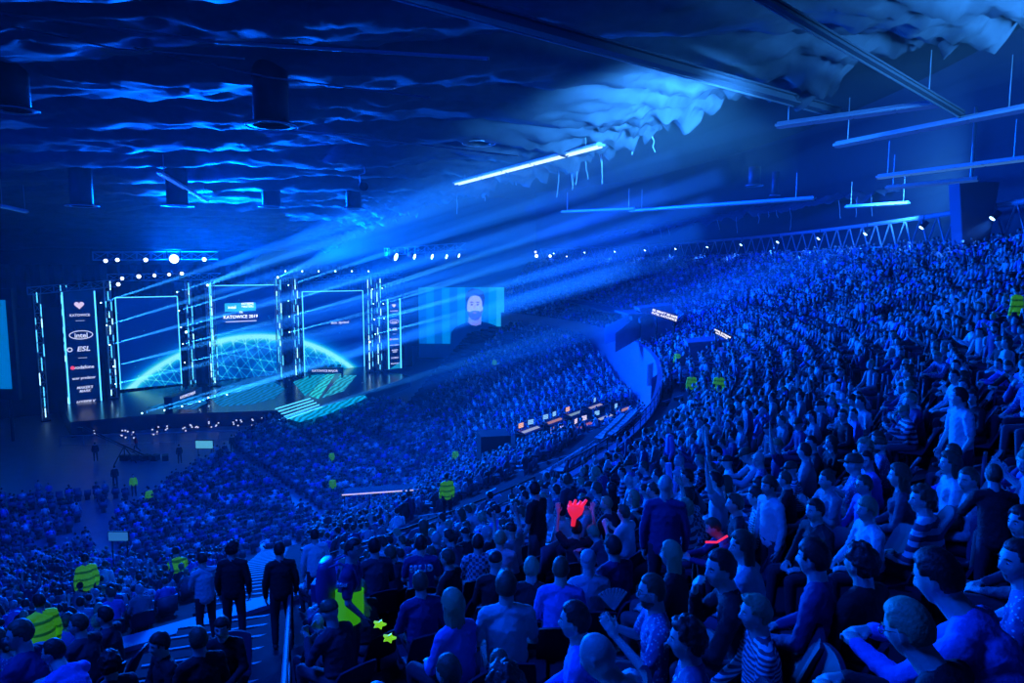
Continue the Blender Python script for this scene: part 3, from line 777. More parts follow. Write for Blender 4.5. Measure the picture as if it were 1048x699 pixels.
# each pose: seated?, lean (rad), head yaw/pitch, arms = (elbow, wrist, hand direction, palm normal) relative to the shoulder, right then left
def pose_data(kind):
    S = kind.startswith('sit')
    hipz = .52 if S else .93
    lean = 0.06
    hy = hp = 0
    rt, cl = None, .5
    if kind in ('sit_lap', 'sit_lap_turn'):
        rt = (V(.07, .06, -.27), V(-.06, .27, -.36), V(-.5, .8, -.1), V(-.3, 0, -1))
        if kind == 'sit_lap_turn': hy = R(38); lean = .14
    elif kind in ('sit_lean', 'sit_lean_turn'):
        lean = .55; hp = R(18)
        rt = (V(.06, .20, -.22), V(-.08, .44, -.20), V(-.8, .6, 0), V(-.2, 0, -1)); cl = .7
        if kind == 'sit_lean_turn': hy = R(35); hp = R(5)
    elif kind == 'sit_clap':
        rt = (V(.08, .10, -.24), V(-.10, .30, -.08), V(-.25, .55, .8), V(-1, 0, 0)); cl = .12
    elif kind == 'sit_chin':
        lean = .3; hy = R(25)
        rt = (V(.02, .20, -.22), V(-.12, .22, .03), V(-.35, .0, .9), V(-.2, -.9, 0)); cl = .8
    elif kind == 'sit_cross':
        rt = (V(.07, .07, -.26), V(-.16, .22, -.22), V(-1, .1, .05), V(0, -1, 0)); cl = .3; hy = R(-20)
    elif kind == 'sit_cheer':
        rt = (V(.13, .10, .18), V(.10, .14, .43), V(0, .1, 1), V(0, 1, 0)); cl = .1; hp = R(-8)
    elif kind == 'sit_phone':
        lean = .2; hp = R(14)
        rt = (V(.05, .12, -.24), V(-.09, .33, -.12), V(-.2, .6, .6), V(0, -.6, .4)); cl = .8
    elif kind == 'stand':
        rt = (V(.07, -.01, -.28), V(.06, .05, -.53), V(0, .15, -1), V(-1, 0, 0)); cl = .45
    elif kind == 'stand_turn':
        rt = (V(.07, -.01, -.28), V(.06, .07, -.53), V(0, .15, -1), V(-1, 0, 0)); cl = .45; hy = R(40)
    elif kind == 'stand_look_back':
        rt = (V(.06, .03, -.28), V(-.02, .16, -.47), V(-.1, .3, -1), V(-1, 0, 0)); cl = .4; hy = R(-25)
    elif kind == 'stand_cheer':
        rt = (V(.15, .06, .20), V(.10, .10, .46), V(0, .05, 1), V(0, 1, 0)); cl = .05
    elif kind == 'stand_rail':
        lean = .28
        rt = (V(.08, .14, -.24), V(.02, .38, -.30), V(-.3, .9, -.2), V(0, 0, -1)); cl = .6
    elif kind == 'stand_walk':
        rt = (V(.07, -.06, -.27), V(.06, .08, -.50), V(0, .4, -1), V(-1, 0, 0)); cl = .5
    elif kind == 'stand_phone':
        rt = (V(.05, .08, -.26), V(-.08, .28, -.14), V(-.2, .6, .6), V(0, -.6, .4)); cl = .8; hp = R(16)
    hip = V(0, 0 if not S else -.02, hipz)
    up = V(0, math.sin(lean), math.cos(lean)); fw = V(0, math.cos(lean), -math.sin(lean))
    ch = hip+up*.34; sh = hip+up*.47; nk = hip+up*.508
    hc = nk + up*.075 + V(0, .035, .072)
    if lean > .4: hc = nk+V(0, .12, .13)
    Mh = Matrix.Translation(hc) @ Euler((-hp, 0, hy), 'XYZ').to_matrix().to_4x4()
    return dict(S=S, hip=hip, ch=ch, sh=sh, nk=nk, hc=hc, Mh=Mh, arm=rt, curl=cl, up=up, kind=kind)

def legs_of(P):
    out = []
    for s in (-1, 1):
        h = P['hip']+V(s*.09, 0, -.02)
        if P['S']:
            k = V(s*.14, .43, .50); a = V(s*.13, .46 if s > 0 else .40, .10)
        elif P['kind'] == 'stand_walk':
            k = V(s*.10, .16 if s > 0 else -.02, .50); a = V(s*.10, .24 if s > 0 else -.30, .09 if s > 0 else .14)
        else:
            k = V(s*.11, .03, .50); a = V(s*.12, -.02, .09)
        out.append((s, h, k, a))
    return out

POSES = {}
def make_pose(kind, voxel=.0065, long_sleeve=True, female=False, heavy=0.0):
    P = pose_data(kind)
    sw = .150 if female else .168
    g = 1+heavy
    def arms():
        for s in (-1, 1):
            E, W, hd, pn = P['arm']
            f = V(s, 1, 1)
            if P['kind'] == 'sit_chin' and s < 0:
                E, W, hd, pn = V(.05, .10, -.26), V(-.10, .30, -.30), V(-.6, .8, 0), V(0, 0, -1)
            if P['kind'] in ('stand_look_back',) and s < 0:
                E, W, hd, pn = V(.07, -.01, -.28), V(.04, .10, -.50), V(0, .2, -1), V(-1, 0, 0)
            if P['kind'] in ('sit_cheer',) and s < 0 and female:
                E, W, hd, pn = V(.05, .10, -.26), V(-.10, .30, -.30), V(-.6, .8, 0), V(0, 0, -1)
            S0 = P['sh']+V(s*sw, 0, -.035)
            m = lambda q: V(q.x*s, q.y, q.z)
            yield s, S0, S0+m(E), S0+m(W), m(hd), m(pn)
    # body (one continuous surface)
    vs, fs = [], []
    head_geo(vs, fs, P['Mh'])
    cap_geo(vs, fs, P['nk']-P['up']*.05, .068, P['hc']+V(0, -.022, -.05), .060, 1.0)
    cap_geo(vs, fs, P['hip'], .105*g, P['ch'], .10*g, 1.35, n=14)
    cap_geo(vs, fs, P['ch'], .10*g, P['sh']-P['up']*.03, .07, 1.45, n=14)
    for s, h, k, a in legs_of(P):
        cap_geo(vs, fs, h, .072, k, .045); cap_geo(vs, fs, k, .045, a, .034); cap_geo(vs, fs, a+V(0, -.02, -.04), .030, a+V(0, .12, -.06), .024)
    for s, S0, E, W, hd, pn in arms():
        cap_geo(vs, fs, P['sh']+V(s*.04, 0, .0), .060, S0, .052); cap_geo(vs, fs, S0, .050, E, .038); cap_geo(vs, fs, E, .039, W, .026)
        cap_geo(vs, fs, W, .026, W+hd.normalized()*.03, .024, 1.2)
        hand_geo(vs, fs, W, hd, pn, s, P['curl'])
    body = mesh_of(vs, fs, 'person_body', voxel, 1)
    # lips and brows get their own tint where they lie on the face
    n_ = len(body.polygons); c = np.empty(n_*3, np.float32); body.polygons.foreach_get('center', c); c = c.reshape(-1, 3)
    Mi = np.array(P['Mh'].inverted()); c = c @ Mi[:3, :3].T+Mi[:3, 3]
    lip = (abs(c[:, 0]) < .026) & (c[:, 1] > .06) & (abs(c[:, 2]+.067) < .011-.2*abs(c[:, 0]))
    body.polygons.foreach_set('material_index', lip.astype(np.int32))
    # shirt
    vs, fs = [], []
    cap_geo(vs, fs, P['hip']+(P['up']*.07 if P['S'] else -P['up']*.03), .128*g, P['ch'], .120*g, 1.38, n=16)
    cap_geo(vs, fs, P['ch'], .120*g, P['sh']-P['up']*.035, .085, 1.5, n=16)
    cap_geo(vs, fs, P['nk']-P['up']*.07, .088, P['nk']-P['up']*.012, .066, 1.1)
    for s, S0, E, W, hd, pn in arms():
        cap_geo(vs, fs, P['sh']+V(s*.04, 0, -.01), .078, S0+V(0, 0, -.005), .066)
        if long_sleeve:
            cap_geo(vs, fs, S0, .064, E, .052); cap_geo(vs, fs, E, .053, W.lerp(E, .08), .040)
        else:
            cap_geo(vs, fs, S0, .070, S0.lerp(E, .70), .060)
    if female:
        for s in (-1, 1): cap_geo(vs, fs, P['ch']+V(s*.07, .075, .0), .068, P['ch']+V(s*.07, .08, -.02), .064)
    # body folds in the cloth: the torso is nudged by noise below
    shirt = mesh_of(vs, fs, 'shirt', voxel*1.25, 2)
    n_ = len(shirt.vertices); c = np.empty(n_*3, np.float32); shirt.vertices.foreach_get('co', c); c = c.reshape(-1, 3)
    nr = np.empty(n_*3, np.float32); shirt.vertex_normals.foreach_get('vector', nr); nr = nr.reshape(-1, 3)
    q = np.sin(c[:, 0]*31+3*np.sin(c[:, 2]*23+c[:, 1]*9))*np.sin(c[:, 2]*43+2.5*np.sin(c[:, 0]*17))+.6*np.sin(c[:, 2]*71+4*np.sin(c[:, 0]*29+c[:, 1]*21))
    c += nr*(q*.0042)[:, None]; shirt.vertices.foreach_set('co', c.ravel()); shirt.update()
    # trousers
    vs, fs = [], []
    cap_geo(vs, fs, P['hip']+V(0, 0, -.01), .128*g, P['hip']+P['up']*.06, .120*g, 1.32, n=14)
    for s, h, k, a in legs_of(P):
        cap_geo(vs, fs, h, .098, k, .068); cap_geo(vs, fs, k, .068, a+V(0, 0, .03), .052)
    trousers = mesh_of(vs, fs, 'trousers', voxel*1.6, 2)
    vs, fs = [], []
    for s, h, k, a in legs_of(P):
        b = a.z-.09
        cap_geo(vs, fs, V(a.x, a.y-.03, b+.045), .042, V(a.x, a.y+.13, b+.034), .034, 1.15)
        cap_geo(vs, fs, V(a.x, a.y-.01, b+.06), .042, V(a.x, a.y, b+.09), .045)
    shoes = mesh_of(vs, fs, 'shoes', voxel*2, 1)
    POSES[kind+('_w' if female else '')+('' if long_sleeve else '_t')] = P
    P['meshes'] = dict(body=body, shirt=shirt, trousers=trousers, shoes=shoes)
    P['sw'] = sw
    return P

def make_hair(style, seed=0):
    """closed shell over the scalp in head coordinates; it dips under the skin where there is no hair"""
    rnd = random.Random(seed); off = V(rnd.random()*9, rnd.random()*9, 3)
    nu, nv = 60, 44
    vs, fs = [], []
    for j in range(nv+1):
        t = math.pi*j/nv
        for i in range(nu):
            p = 2*math.pi*i/nu
            d = V(math.sin(t)*math.cos(p), math.sin(t)*math.sin(p), math.cos(t))
            q = V(*head_point(*d))
            # hair line: lower at the back, high above the forehead
            back = sstep(.35, -.45, d.y)
            line = .078-.125*back
            if abs(d.x) > .55 and -.3 < d.y < .45: line = .030-.02*(d.y < .1)
            if style == 'long': line -= .07*back+.03*(abs(d.x) > .5)
            if style == 'fringe': line -= .022*(d.y > .3)
            m = sstep(line-.012, line+.010, q.z)
            th = {'short': .010, 'crop': .005, 'curly': .030, 'long': .016, 'quiff': .014, 'fringe': .016, 'bob': .026}[style]
            n_ = noise.noise(q*34+off)
            if style == 'curly': th *= 1+.55*n_+.35*noise.noise(q*70+off)
            elif style == 'quiff': th += .026*sstep(.2, .8, d.y)*sstep(.3, .8, d.z)*(1+.4*n_); th *= 1+.2*n_
            else: th += .008*sstep(.2, 1, d.z)+.004*noise.noise(V(q.x*90, q.y*22, q.z*22)+off)
            r = q+q.normalized()*(th*m-.010*(1-m))
            vs.append(tuple(r))
    for j in range(nv):
        for i in range(nu):
            a = j*nu+i; b = j*nu+(i+1) % nu
            fs.append((a, a+nu, b+nu, b) if 0 < j < nv-1 else ((a, a+nu, b+nu) if j == 0 else (a, a+nu, b)))
    if style in ('long', 'bob'):
        Ln = .20 if style == 'long' else .06
        for k in range(11):
            a = math.pi*(1.02+.96*k/10.0)
            c, s_ = math.cos(a), math.sin(a)
            x0, y0 = c*.076, s_*.085
            w = .020+.004*noise.noise(V(k*3.1, 1, 2))
            cap_geo(vs, fs, V(x0, y0, .03), w, V(x0*1.05, y0*1.02-.004, -.08), w, 1.0, n=8)
            cap_geo(vs, fs, V(x0*1.05, y0*1.02-.004, -.08), w, V(x0*1.1+.006*math.sin(k*2), y0*.9-.03, -.10-Ln*(.8+.2*math.sin(k*1.7))), w*.55, 1.0, n=8)
    me = mesh_of(vs, fs, 'hair', .0055 if style in ('long', 'bob', 'curly') else None, 1)
    return me

def make_cap():
    vs, fs = [], []
    nu, nv = 40, 12
    prof = [(0, .134), (.03, .132), (.055, .122), (.074, .104), (.086, .078), (.090, .050), (.090, .036), (.080, .036), (.0, .05)]
    base = 0
    for r, z in prof:
        for i in range(nu):
            a = 2*math.pi*i/nu; vs.append((r*math.cos(a)*.96, r*math.sin(a)*1.16-.004, z))
    for j in range(len(prof)-1):
        for i in range(nu):
            a = j*nu+i; b = j*nu+(i+1) % nu; fs.append((a, b, b+nu, a+nu))
    b0 = len(vs)
    for k in range(9):           # peak
        a = math.pi*(.18+.64*k/8)
        x, y = math.cos(a)*.086, math.sin(a)*.100
        for (rr, dz) in ((.9, .050), (1.0+.72*math.sin((a-.18*math.pi)/(.64)), .030), (1.0+.72*math.sin((a-.18*math.pi)/(.64)), .026), (.9, .042)):
            vs.append((x*min(rr, 1.12), y*rr, dz))
    for k in range(8):
        o = b0+k*4
        for m in range(4):
            n_ = (m+1) % 4; fs.append((o+m, o+n_, o+4+n_, o+4+m))
    fs.append((b0, b0+1, b0+2, b0+3)); fs.append((b0+32, b0+35, b0+34, b0+33))
    return mesh_of(vs, fs, 'cap')

def make_eyes():
    vs, fs = [], []
    ms = []
    for s in (-1, 1):
        a = len(fs)
        cap_geo(vs, fs, V(s*.031, .0715, .008), .0118, V(s*.031, .0715, .0081), .0118, n=12); ms += [0]*(len(fs)-a)
        a = len(fs); cap_geo(vs, fs, V(s*.031, .0785, .007), .0068, V(s*.031, .0786, .007), .0068, n=10); ms += [1]*(len(fs)-a)
    me = mesh_of(vs, fs, 'eyes'); me.polygons.foreach_set('material_index', ms); return me
def make_brows():
    vs, fs = [], []
    for s in (-1, 1):
        cap_geo(vs, fs, V(s*.016, .090, .027), .0035, V(s*.034, .088, .033), .004, n=6)
        cap_geo(vs, fs, V(s*.034, .088, .033), .004, V(s*.050, .074, .028), .0025, n=6)
    return mesh_of(vs, fs, 'eyebrows')
def make_glasses():
    vs, fs = [], []
    for s in (-1, 1):
        c = V(s*.032, .099, .006); n_ = 14
        pts = [c+V(math.cos(2*math.pi*i/n_)*.024, -abs(math.cos(2*math.pi*i/n_)*s-1)*0, math.sin(2*math.pi*i/n_)*.018) for i in range(n_)]
        for i in range(n_): cap_geo(vs, fs, pts[i], .0022, pts[(i+1) % n_], .0022, n=5)
        cap_geo(vs, fs, V(s*.056, .098, .010), .0022, V(s*.083, -.005, .016), .002, n=5)
    cap_geo(vs, fs, V(-.010, .100, .009), .002, V(.010, .100, .009), .002, n=5)
    return mesh_of(vs, fs, 'glasses')
def make_beard():
    vs, fs = [], []
    nu, nv = 48, 34
    for j in range(nv+1):
        t = math.pi*j/nv
        for i in range(nu):
            p = 2*math.pi*i/nu
            d = V(math.sin(t)*math.cos(p), math.sin(t)*math.sin(p), math.cos(t)); q = V(*head_point(*d))
            m = sstep(-.035, -.058, q.z)*sstep(-.25, .0, d.y)
            if abs(q.x) < .02 and -.078 < q.z < -.052: m = 0
            r = q+q.normalized()*(.007*m*(1+.4*noise.noise(q*60))-.008*(1-m)); vs.append(tuple(r))
    for j in range(nv):
        for i in range(nu):
            a = j*nu+i; b = j*nu+(i+1) % nu
            fs.append((a, a+nu, b+nu, b) if 0 < j < nv-1 else ((a, a+nu, b+nu) if j == 0 else (a, a+nu, b)))
    return mesh_of(vs, fs, 'beard')
# ------------------------------------------------------------------ seats, rails, mixing desk and other things in the bowl
seat_m = obj_color_mat('seat_plastic', .6, .05, 8)
def make_seat(w_=.46):
    root = empty('arena_seat')
    m = MB()
    prof = [(-.22, .44), (.02, .40), (.22, .425), (.24, .405), (.20, .375), (-.20, .39)]
    n = len(prof)
    m.add([(sx*w_/2, y, z) for sx in (-1, 1) for y, z in prof], [tuple(range(n)), tuple(range(2*n-1, n-1, -1))]+[(i, n+i, n+(i+1) % n, (i+1) % n) for i in range(n)])
    m.build('seat', seat_m, root)
    m = MB(); vs = []
    for j in range(5):
        z = .43+j*.10; y = -.22-.045*j
        for i in range(7):
            u = -1+i/3.0; ww = w_/2*(1-.12*(j/4.0)**3); vs.append((u*ww, y+.03*u*u, z-(.03*u*u if j == 4 else 0)))
    k = len(vs); vs += [(x, y-.03, z) for x, y, z in vs]
    fs = []
    for j in range(4):
        for i in range(6):
            a = j*7+i; fs += [(a, a+1, a+8, a+7), (k+a, k+a+7, k+a+8, k+a+1)]
    bd = list(range(0, 7))+[6+7*j for j in range(1, 5)]+list(range(33, 27, -1))+[7*j for j in range(3, 0, -1)]
    for a, b in zip(bd, bd[1:]+bd[:1]): fs.append((a, k+a, k+b, b))
    m.add(vs, fs); m.build('backrest', seat_m, root)
    m = MB(); m.tube((-.12, 0, 0), (-.12, .02, .40), .022); m.tube((.12, 0, 0), (.12, .02, .40), .022); m.box((0, 0, .02), (.34, .12, .04)); m.build('pedestal', blackm, root)
    return root
seat_m.node_tree.nodes['Principled BSDF'].inputs['Specular IOR Level'].default_value = .15
seat_proto = make_seat(); seat_used = [False]; seat_count = [0]
def place_seat(x, y, z, ang, label, group, tone=(.04, .055, .09, 1)):
    o = seat_proto if not seat_used[0] else copy_tree(seat_proto)
    seat_used[0] = True; seat_count[0] += 1
    o.location = (x, y, z); o.rotation_euler = (0, 0, ang-PI/2); tag(o, label, 'seat', group)
    for c in o.children: c.color = tone
    return o
def inward(x, y):
    """direction from a seat down the slope, towards the arena floor"""
    gx = (x-CX)/A**2 if x > CX else 0; gy = (y-CY)/B**2
    return math.atan2(-gy, -gx)
# empty seats in the first rows below the parapet
ORD = 'leftmost second third fourth fifth sixth seventh eighth ninth tenth eleventh twelfth thirteenth fourteenth fifteenth sixteenth seventeenth eighteenth nineteenth twentieth'.split()+['twenty-'+q for q in 'first second third fourth fifth sixth seventh eighth ninth'.split()]+['thirtieth']+['thirty-'+q for q in 'first second third fourth fifth sixth seventh eighth ninth'.split()]
def near_row(p0, p1, rho, k, label, grp):
    p = p0; n_ = 0
    while p < p1:
        x, y = bowl(p, rho); x2, y2 = bowl(p+.001, rho); ds = math.hypot(x2-x, y2-y)/.001
        if not any(abs(p-a)*50 < .9 for a in AISLES):
            q = project((x, y, z_lo(k, p)+.6))
            if q and -20 < q[0] < 1068 and q[1] < 720: place_seat(x, y, z_lo(k, p), inward(x, y), '%s%s %s' % (ORD[n_], ' from the left,' if n_ else '', label), grp, (.42, .55, .60, 1)); n_ += 1
        p += .58/ds
near_row(R(5), R(20), LO0+(NLO-.5)*DR, NLO-1, 'empty pale seat in front row behind the lower left rail', 'empty seats behind the lower left rail')
near_row(R(29.5), R(40), LO0+(NLO-.5)*DR, NLO-1, 'empty pale seat behind the curved rail left of the mixing desk', 'empty seats behind the curved rail')
near_row(R(46), R(66), LO0+(NLO-.5)*DR, NLO-1, 'empty pale seat just below the mixing desk', 'empty seats below the mixing desk')
near_row(R(46), R(66), LO0+(NLO-1.5)*DR, NLO-2, 'empty pale seat in the second row below the mixing desk', 'second row of empty seats below the mixing desk')

# guard rails on the parapet
def guard_rail(p0, p1, rho, zf, label, posts=1.6, hgt=1.05):
    x0, y0 = bowl((p0+p1)/2, rho); root = empty('guard_rail', (x0, y0, 0)); O = Vector((x0, y0, 0))
    n = max(3, int(abs(p1-p0)*45/1.2)); pts = [Vector((*bowl(p0+(p1-p0)*i/n, rho), 0)) for i in range(n+1)]
    for h in (1.0, .55, .15):
        m = MB(); m.path([Vector((p.x, p.y, zf(p0+(p1-p0)*i/n)+h*hgt))-O for i, p in enumerate(pts)], .028 if h == 1 else .018); m.build('rail', blackm, root)
    for i, p in enumerate(pts):
        m = MB(); z = zf(p0+(p1-p0)*i/n); m.tube(Vector((p.x, p.y, z))-O, Vector((p.x, p.y, z+hgt))-O, .022); m.build('post', blackm, root)
    tag(root, label, 'railing'); return root
guard_rail(R(4.8), R(21), UP0+.003, par_h, 'black guard rail curving across the lower left above empty seats', hgt=.8)
guard_rail(R(29), R(41), UP0+.003, par_h, 'curved black guard rail left of the mixing desk', hgt=.8)
guard_rail(R(44), R(63), UP0+.003, par_h, 'black guard rail in front of the mixing desk seats', hgt=.8)
# aisle handrail beside the man with the backpack
def handrail(rho0, rho1, dphi, label, ph=AISLES[3]):
    pts = []
    r = rho0
    while r <= rho1+1e-6:
        x, y = bowl(ph+dphi, r); pts.append(Vector((x, y, z_up(row_up(r))))); r += DR
    root = empty('handrail', pts[0]); O = pts[0]
    m = MB(); m.path([p-O+Vector((0, 0, 1.0)) for p in pts], .03, 8); m.build('rail', mat('rail_paint', (.05, .07, .10), .7), root)
    m = MB(); m.path([p-O+Vector((0, 0, .5)) for p in pts], .02, 8); m.build('rail', mat('rail_paint'), root)
    for p in pts[::2]:
        m = MB(); m.tube(p-O, p-O+Vector((0, 0, 1.0)), .025, 8); m.build('post', mat('rail_paint'), root)
    tag(root, label, 'railing')
handrail(UP0+.01, .80, .022, 'dark handrail at the right side of the aisle stairs')
# low tape of green light across the aisle
a = at_z(247, 656, 9.2); b = at_z(306, 640, 9.2)
m = MB(); m.tube(a, b, .025, 6)
for q in (a, b): m.box(q, (.06, .06, .10))
tag(m.build('light_tape', emat('green_tape', (.03, .35, .30), .8)), 'thin green glowing edge strip at the head of the aisle stairs', 'light strip')

# front of house: riser, desks, monitors
FO = Vector((5.6, 52.0, 0)); fang = R(146)
fz = 4.6
root = empty('mixing_riser', (FO.x, FO.y, 0), fang-PI/2)
m = MB(); m.box((0, 0, fz-.1), (15, 7.0, .2)); m.build('platform', blackm, root)
for i in range(6):
    for j in (-1, 1):
        m = MB(); m.tube((-7+i*2.8, j*3.2, 1.0), (-7+i*2.8, j*3.2, fz-.2), .06); m.build('leg', steel, root)
m = MB(); m.box((0, -3.4, fz-.6), (15, .06, 1.2)); m.build('skirt', mat('skirt_cloth', (.08, .10, .2), .8), root)
tag(root, 'dark riser platform carrying the mixing desks in the crowd', 'platform')
FM = Matrix.Translation((FO.x, FO.y, fz)) @ Matrix.Rotation(fang-PI/2, 4, 'Z')
rr = random.Random(9)
scol = [((.55, .65, .9), 1.2), ((.9, .45, .35), .9), ((.35, .6, .8), 1.0), ((.7, .6, .8), 1.0), ((.2, .5, .9), 1.0), ((.9, .25, .3), .8)]
dnames = ('leftmost', 'second', 'third', 'fourth', 'rightmost')
k = 0
for j, yy in enumerate((1.6, -1.0)):
    for i in range(4):
        x = -5.4+i*3.4; r_ = empty('mixing_desk', FM @ Vector((x, yy, 0)), fang-PI/2)
        m = MB(); m.box((0, 0, .72), (2.6, .9, .06)); m.prism([(-1.2, -.42, .75), (1.2, -.42, .75), (1.2, .25, .95), (-1.2, .25, .95)], (0, .05, -.1)); m.build('console', blackm, r_)
        for s in (-1, 1):
            m = MB(); m.box((s*1.2, 0, .36), (.06, .8, .7)); m.build('leg', blackm, r_)
        m = MB()
        for q in range(22): m.box((-1.05+q*.1, -.12, .845), (.045, .28, .03), Matrix.Rotation(.29, 3, 'X'))
        m.build('faders', emat('desk_lamps%d' % (k % 6), scol[k % 6][0], scol[k % 6][1]*.5), r_)
        tag(r_, '%s mixing console in the %s row on the riser' % (('leftmost', 'second', 'third', 'rightmost')[i], ('front', 'rear')[j]), 'desk', 'mixing consoles on the riser')
        for q in range(2):
            if rr.random() < .15: continue
            mo = empty('monitor', FM @ Vector((x-.65+q*1.3, yy+.30, .75)), fang-PI/2+rr.uniform(-.2, .2)); c, s = scol[rr.randrange(6)]
            m = MB(); m.box((0, .03, .48), (.66, .05, .42)); m.box((0, .05, .15), (.08, .05, .30)); m.box((0, .03, .01), (.28, .2, .02)); m.build('case', blackm, mo)
            m = MB()
            for aa in range(5):
                for bb in range(3): m.box((-.24+aa*.12, -.004, .36+bb*.12), (.10, .01, .095))
            m.build('screen', emat('monitor%d' % rr.randrange(5), c, s*1.3), mo)
            tag(mo, '%s lit monitor on the %s %s mixing console' % (('left', 'right')[q], ('leftmost', 'second', 'third', 'rightmost')[i], ('front row', 'rear row')[j]), 'monitor', 'monitors on the mixing desks')
        k += 1
# tall black equipment block left of the desks
p = at(505, 478, 47); CPL = p.copy(); root = empty('camera_platform', (p.x, p.y, 0), R(12))
zt = at(505, 443, 47).z; zb = at(505, 480, 47).z
m = MB(); m.box((0, 0, (zt+zb)/2), (2.1, 2.0, zt-zb)); m.build('black_box', blackm, root)
m = MB(); m.box((0, 0, zb-.1), (4.4, 3.6, .16)); m.build('deck', blackm, root)
for sx in (-1, 1):
    for sy in (-1, 1):
        m = MB(); m.tube((sx*2, sy*1.6, 1.0), (sx*2, sy*1.6, zb), .06); m.build('leg', steel, root)
m = MB(); m.path([(-2.1, -1.7, zb+1), (2.1, -1.7, zb+1), (2.1, 1.7, zb+1)], .03); m.path([(-2.1, -1.7, zb+.5), (2.1, -1.7, zb+.5)], .02)
for s in (-2.1, 0, 2.1): m.tube((s, -1.7, zb), (s, -1.7, zb+1), .025)
m.build('railing', blackm, root)
tag(root, 'tall black draped camera block on a small platform left of the mixing desks', 'platform')

# sloping stair cheeks and vomitories in the bowl
def wedge(pts, thick, label, name='stair_wall', light=None):
    o_ = Vector(pts[0]); root = empty(name, o_); m = MB(); m.prism([Vector(p)-o_ for p in pts], thick); m.build('panel', wallm, root)
    n = Vector(thick)
    m = MB(); m.tube(Vector(pts[0])-o_+n*.5, Vector(pts[1])-o_+n*.5, .08, 8); m.build('coping', mat('coping', (.45, .5, .6), .5), root)
    if light:
        m = MB(); a, b = (Vector(q)-o_ for q in light[0]); m.tube(a, b, .05, 6); m.build('light_strip', emat('strip%d' % len(MATS), *light[1]), root)
    tag(root, label, 'wall')
Yr = 31
wedge([at(634, 488, Yr), at(681, 455, Yr+2), at(694, 462, Yr+2), at(694, 478, Yr+2), at(640, 500, Yr)], (.1, -.35, 0), 'pale blue sloping stair wall with an orange light strip right of the mixing desk', light=((at(683, 459, Yr+1.5), at(704, 476, Yr+1)), ((.9, .45, .35), .9)))
wedge([at(497, 505, 27), at(507, 500, 27), at(530, 528, 25), at(520, 536, 25), at(498, 520, 27)], (.1, -.3, 0), 'pale blue sloping stair wall left of the mixing desk')
# bar-light along the low table left of centre
a = at(350, 506, 40); b = at(452, 499, 40.5)
root = empty('long_table', a); m = MB(); m.prism([Vector((0, 0, 0)), b-a, b-a+Vector((0, 1.2, 0)), Vector((0, 1.2, 0))], (0, 0, -.06)); m.build('tabletop', tread_m, root)
for t in (0, .25, .5, .75, 1):
    q = (b-a)*t+Vector((0, .6, 0)); m = MB(); m.tube(q+Vector((0, 0, -.06)), q+Vector((0, 0, -.95)), .04); m.build('leg', blackm, root)
m = MB(); m.box((b-a)*.5+Vector((0, -.03, -.03)), ((b-a).length, .03, .07), (b-a).to_track_quat('X', 'Z').to_matrix()); m.build('light_strip', emat('table_strip', (.75, .6, .85), .9), root)
tag(root, 'long narrow table with a thin pinkish light strip along its edge', 'table')

vom_names = []
def vomitory(px, py, Y, wd, ht, depth, label, lit=True):
    """portal in the stand: two cheek walls, a lintel roof and a black panel for the shade inside, facing down the slope"""
    p = at(px, py, Y); ang = inward(p.x, p.y); root = empty('vomitory', p, ang-PI/2)
    for s in (-1, 1):
        m = MB(); m.prism([(s*wd/2, .2, -1.5), (s*wd/2, .2, ht), (s*wd/2, -depth, ht+depth*.12), (s*wd/2, -depth, -1.5)], (.25*s, 0, 0)); m.build('cheek_wall', wallm, root)
        m = MB(); m.prism([(s*wd/2, .2, -1.2), (s*wd/2, .2, .9), (s*(wd/2+1.9), 2.6, -.6), (s*(wd/2+1.9), 2.6, -2.2)], (.15*s, .15, 0)); m.build('wing_wall', wallm, root)
    m = MB(); m.prism([(-wd/2-.25, .3, ht), (wd/2+.25, .3, ht), (wd/2+.25, -depth, ht+depth*.12), (-wd/2-.25, -depth, ht+depth*.12)], (0, 0, .28)); m.build('roof_slab', wallm, root)
    m = MB(); m.box((0, -1.2, ht*.5-.7), (wd, .1, ht+1.4)); m.build('opening_shade_panel', blackm, root)  # black panel stands in for the shade inside the portal
    tag(root, label, 'doorway', 'portals in the stand'); return root
vomitory(655, 331, 62, 2.4, 1.2, 2.6, 'blue walled portal in the stand farthest along the ring wall')
vomitory(706, 372, 47, 2.4, 1.3, 2.6, 'blue walled portal below the first white lettered sign')
vomitory(741, 384, 42, 2.2, 1.3, 2.4, 'blue walled portal below the second white lettered sign')
def sign(px, py, Y, wd, txt, label, roll):
    p = at(px, py, Y); root = empty('lit_sign', p, R(-38))
    rot = Matrix.Rotation(roll, 4, 'Y')
    m = MB(); m.box((0, .12, 0), (wd*1.06, .16, wd*.30), rot.to_3x3()); m.build('board', mat('sign_board', (.02, .02, .03), .5), root)
    text_mesh(txt, wd*.125, 'sign_text', emat('sign_white', (.80, .80, 1.0), 1.6), rot @ Matrix.Rotation(PI/2, 4, 'X'), root, sx=1.15)
    m = MB()
    for s in (-1, 1): m.tube((s*wd*.4, .15, 0), (s*wd*.4, .2, -1.8), .05)
    m.build('post', blackm, root)
    tag(root, label, 'sign')
sign(680, 322.5, 50, 1.75, 'BE SMART BE SAFE\nINTEL KATOWICE', 'white lettered sign board above the far portals', R(14))
sign(739, 342.5, 44, 1.15, 'INTEL EXTREME\nKATOWICE', 'smaller white lettered sign board right of the other', R(24))
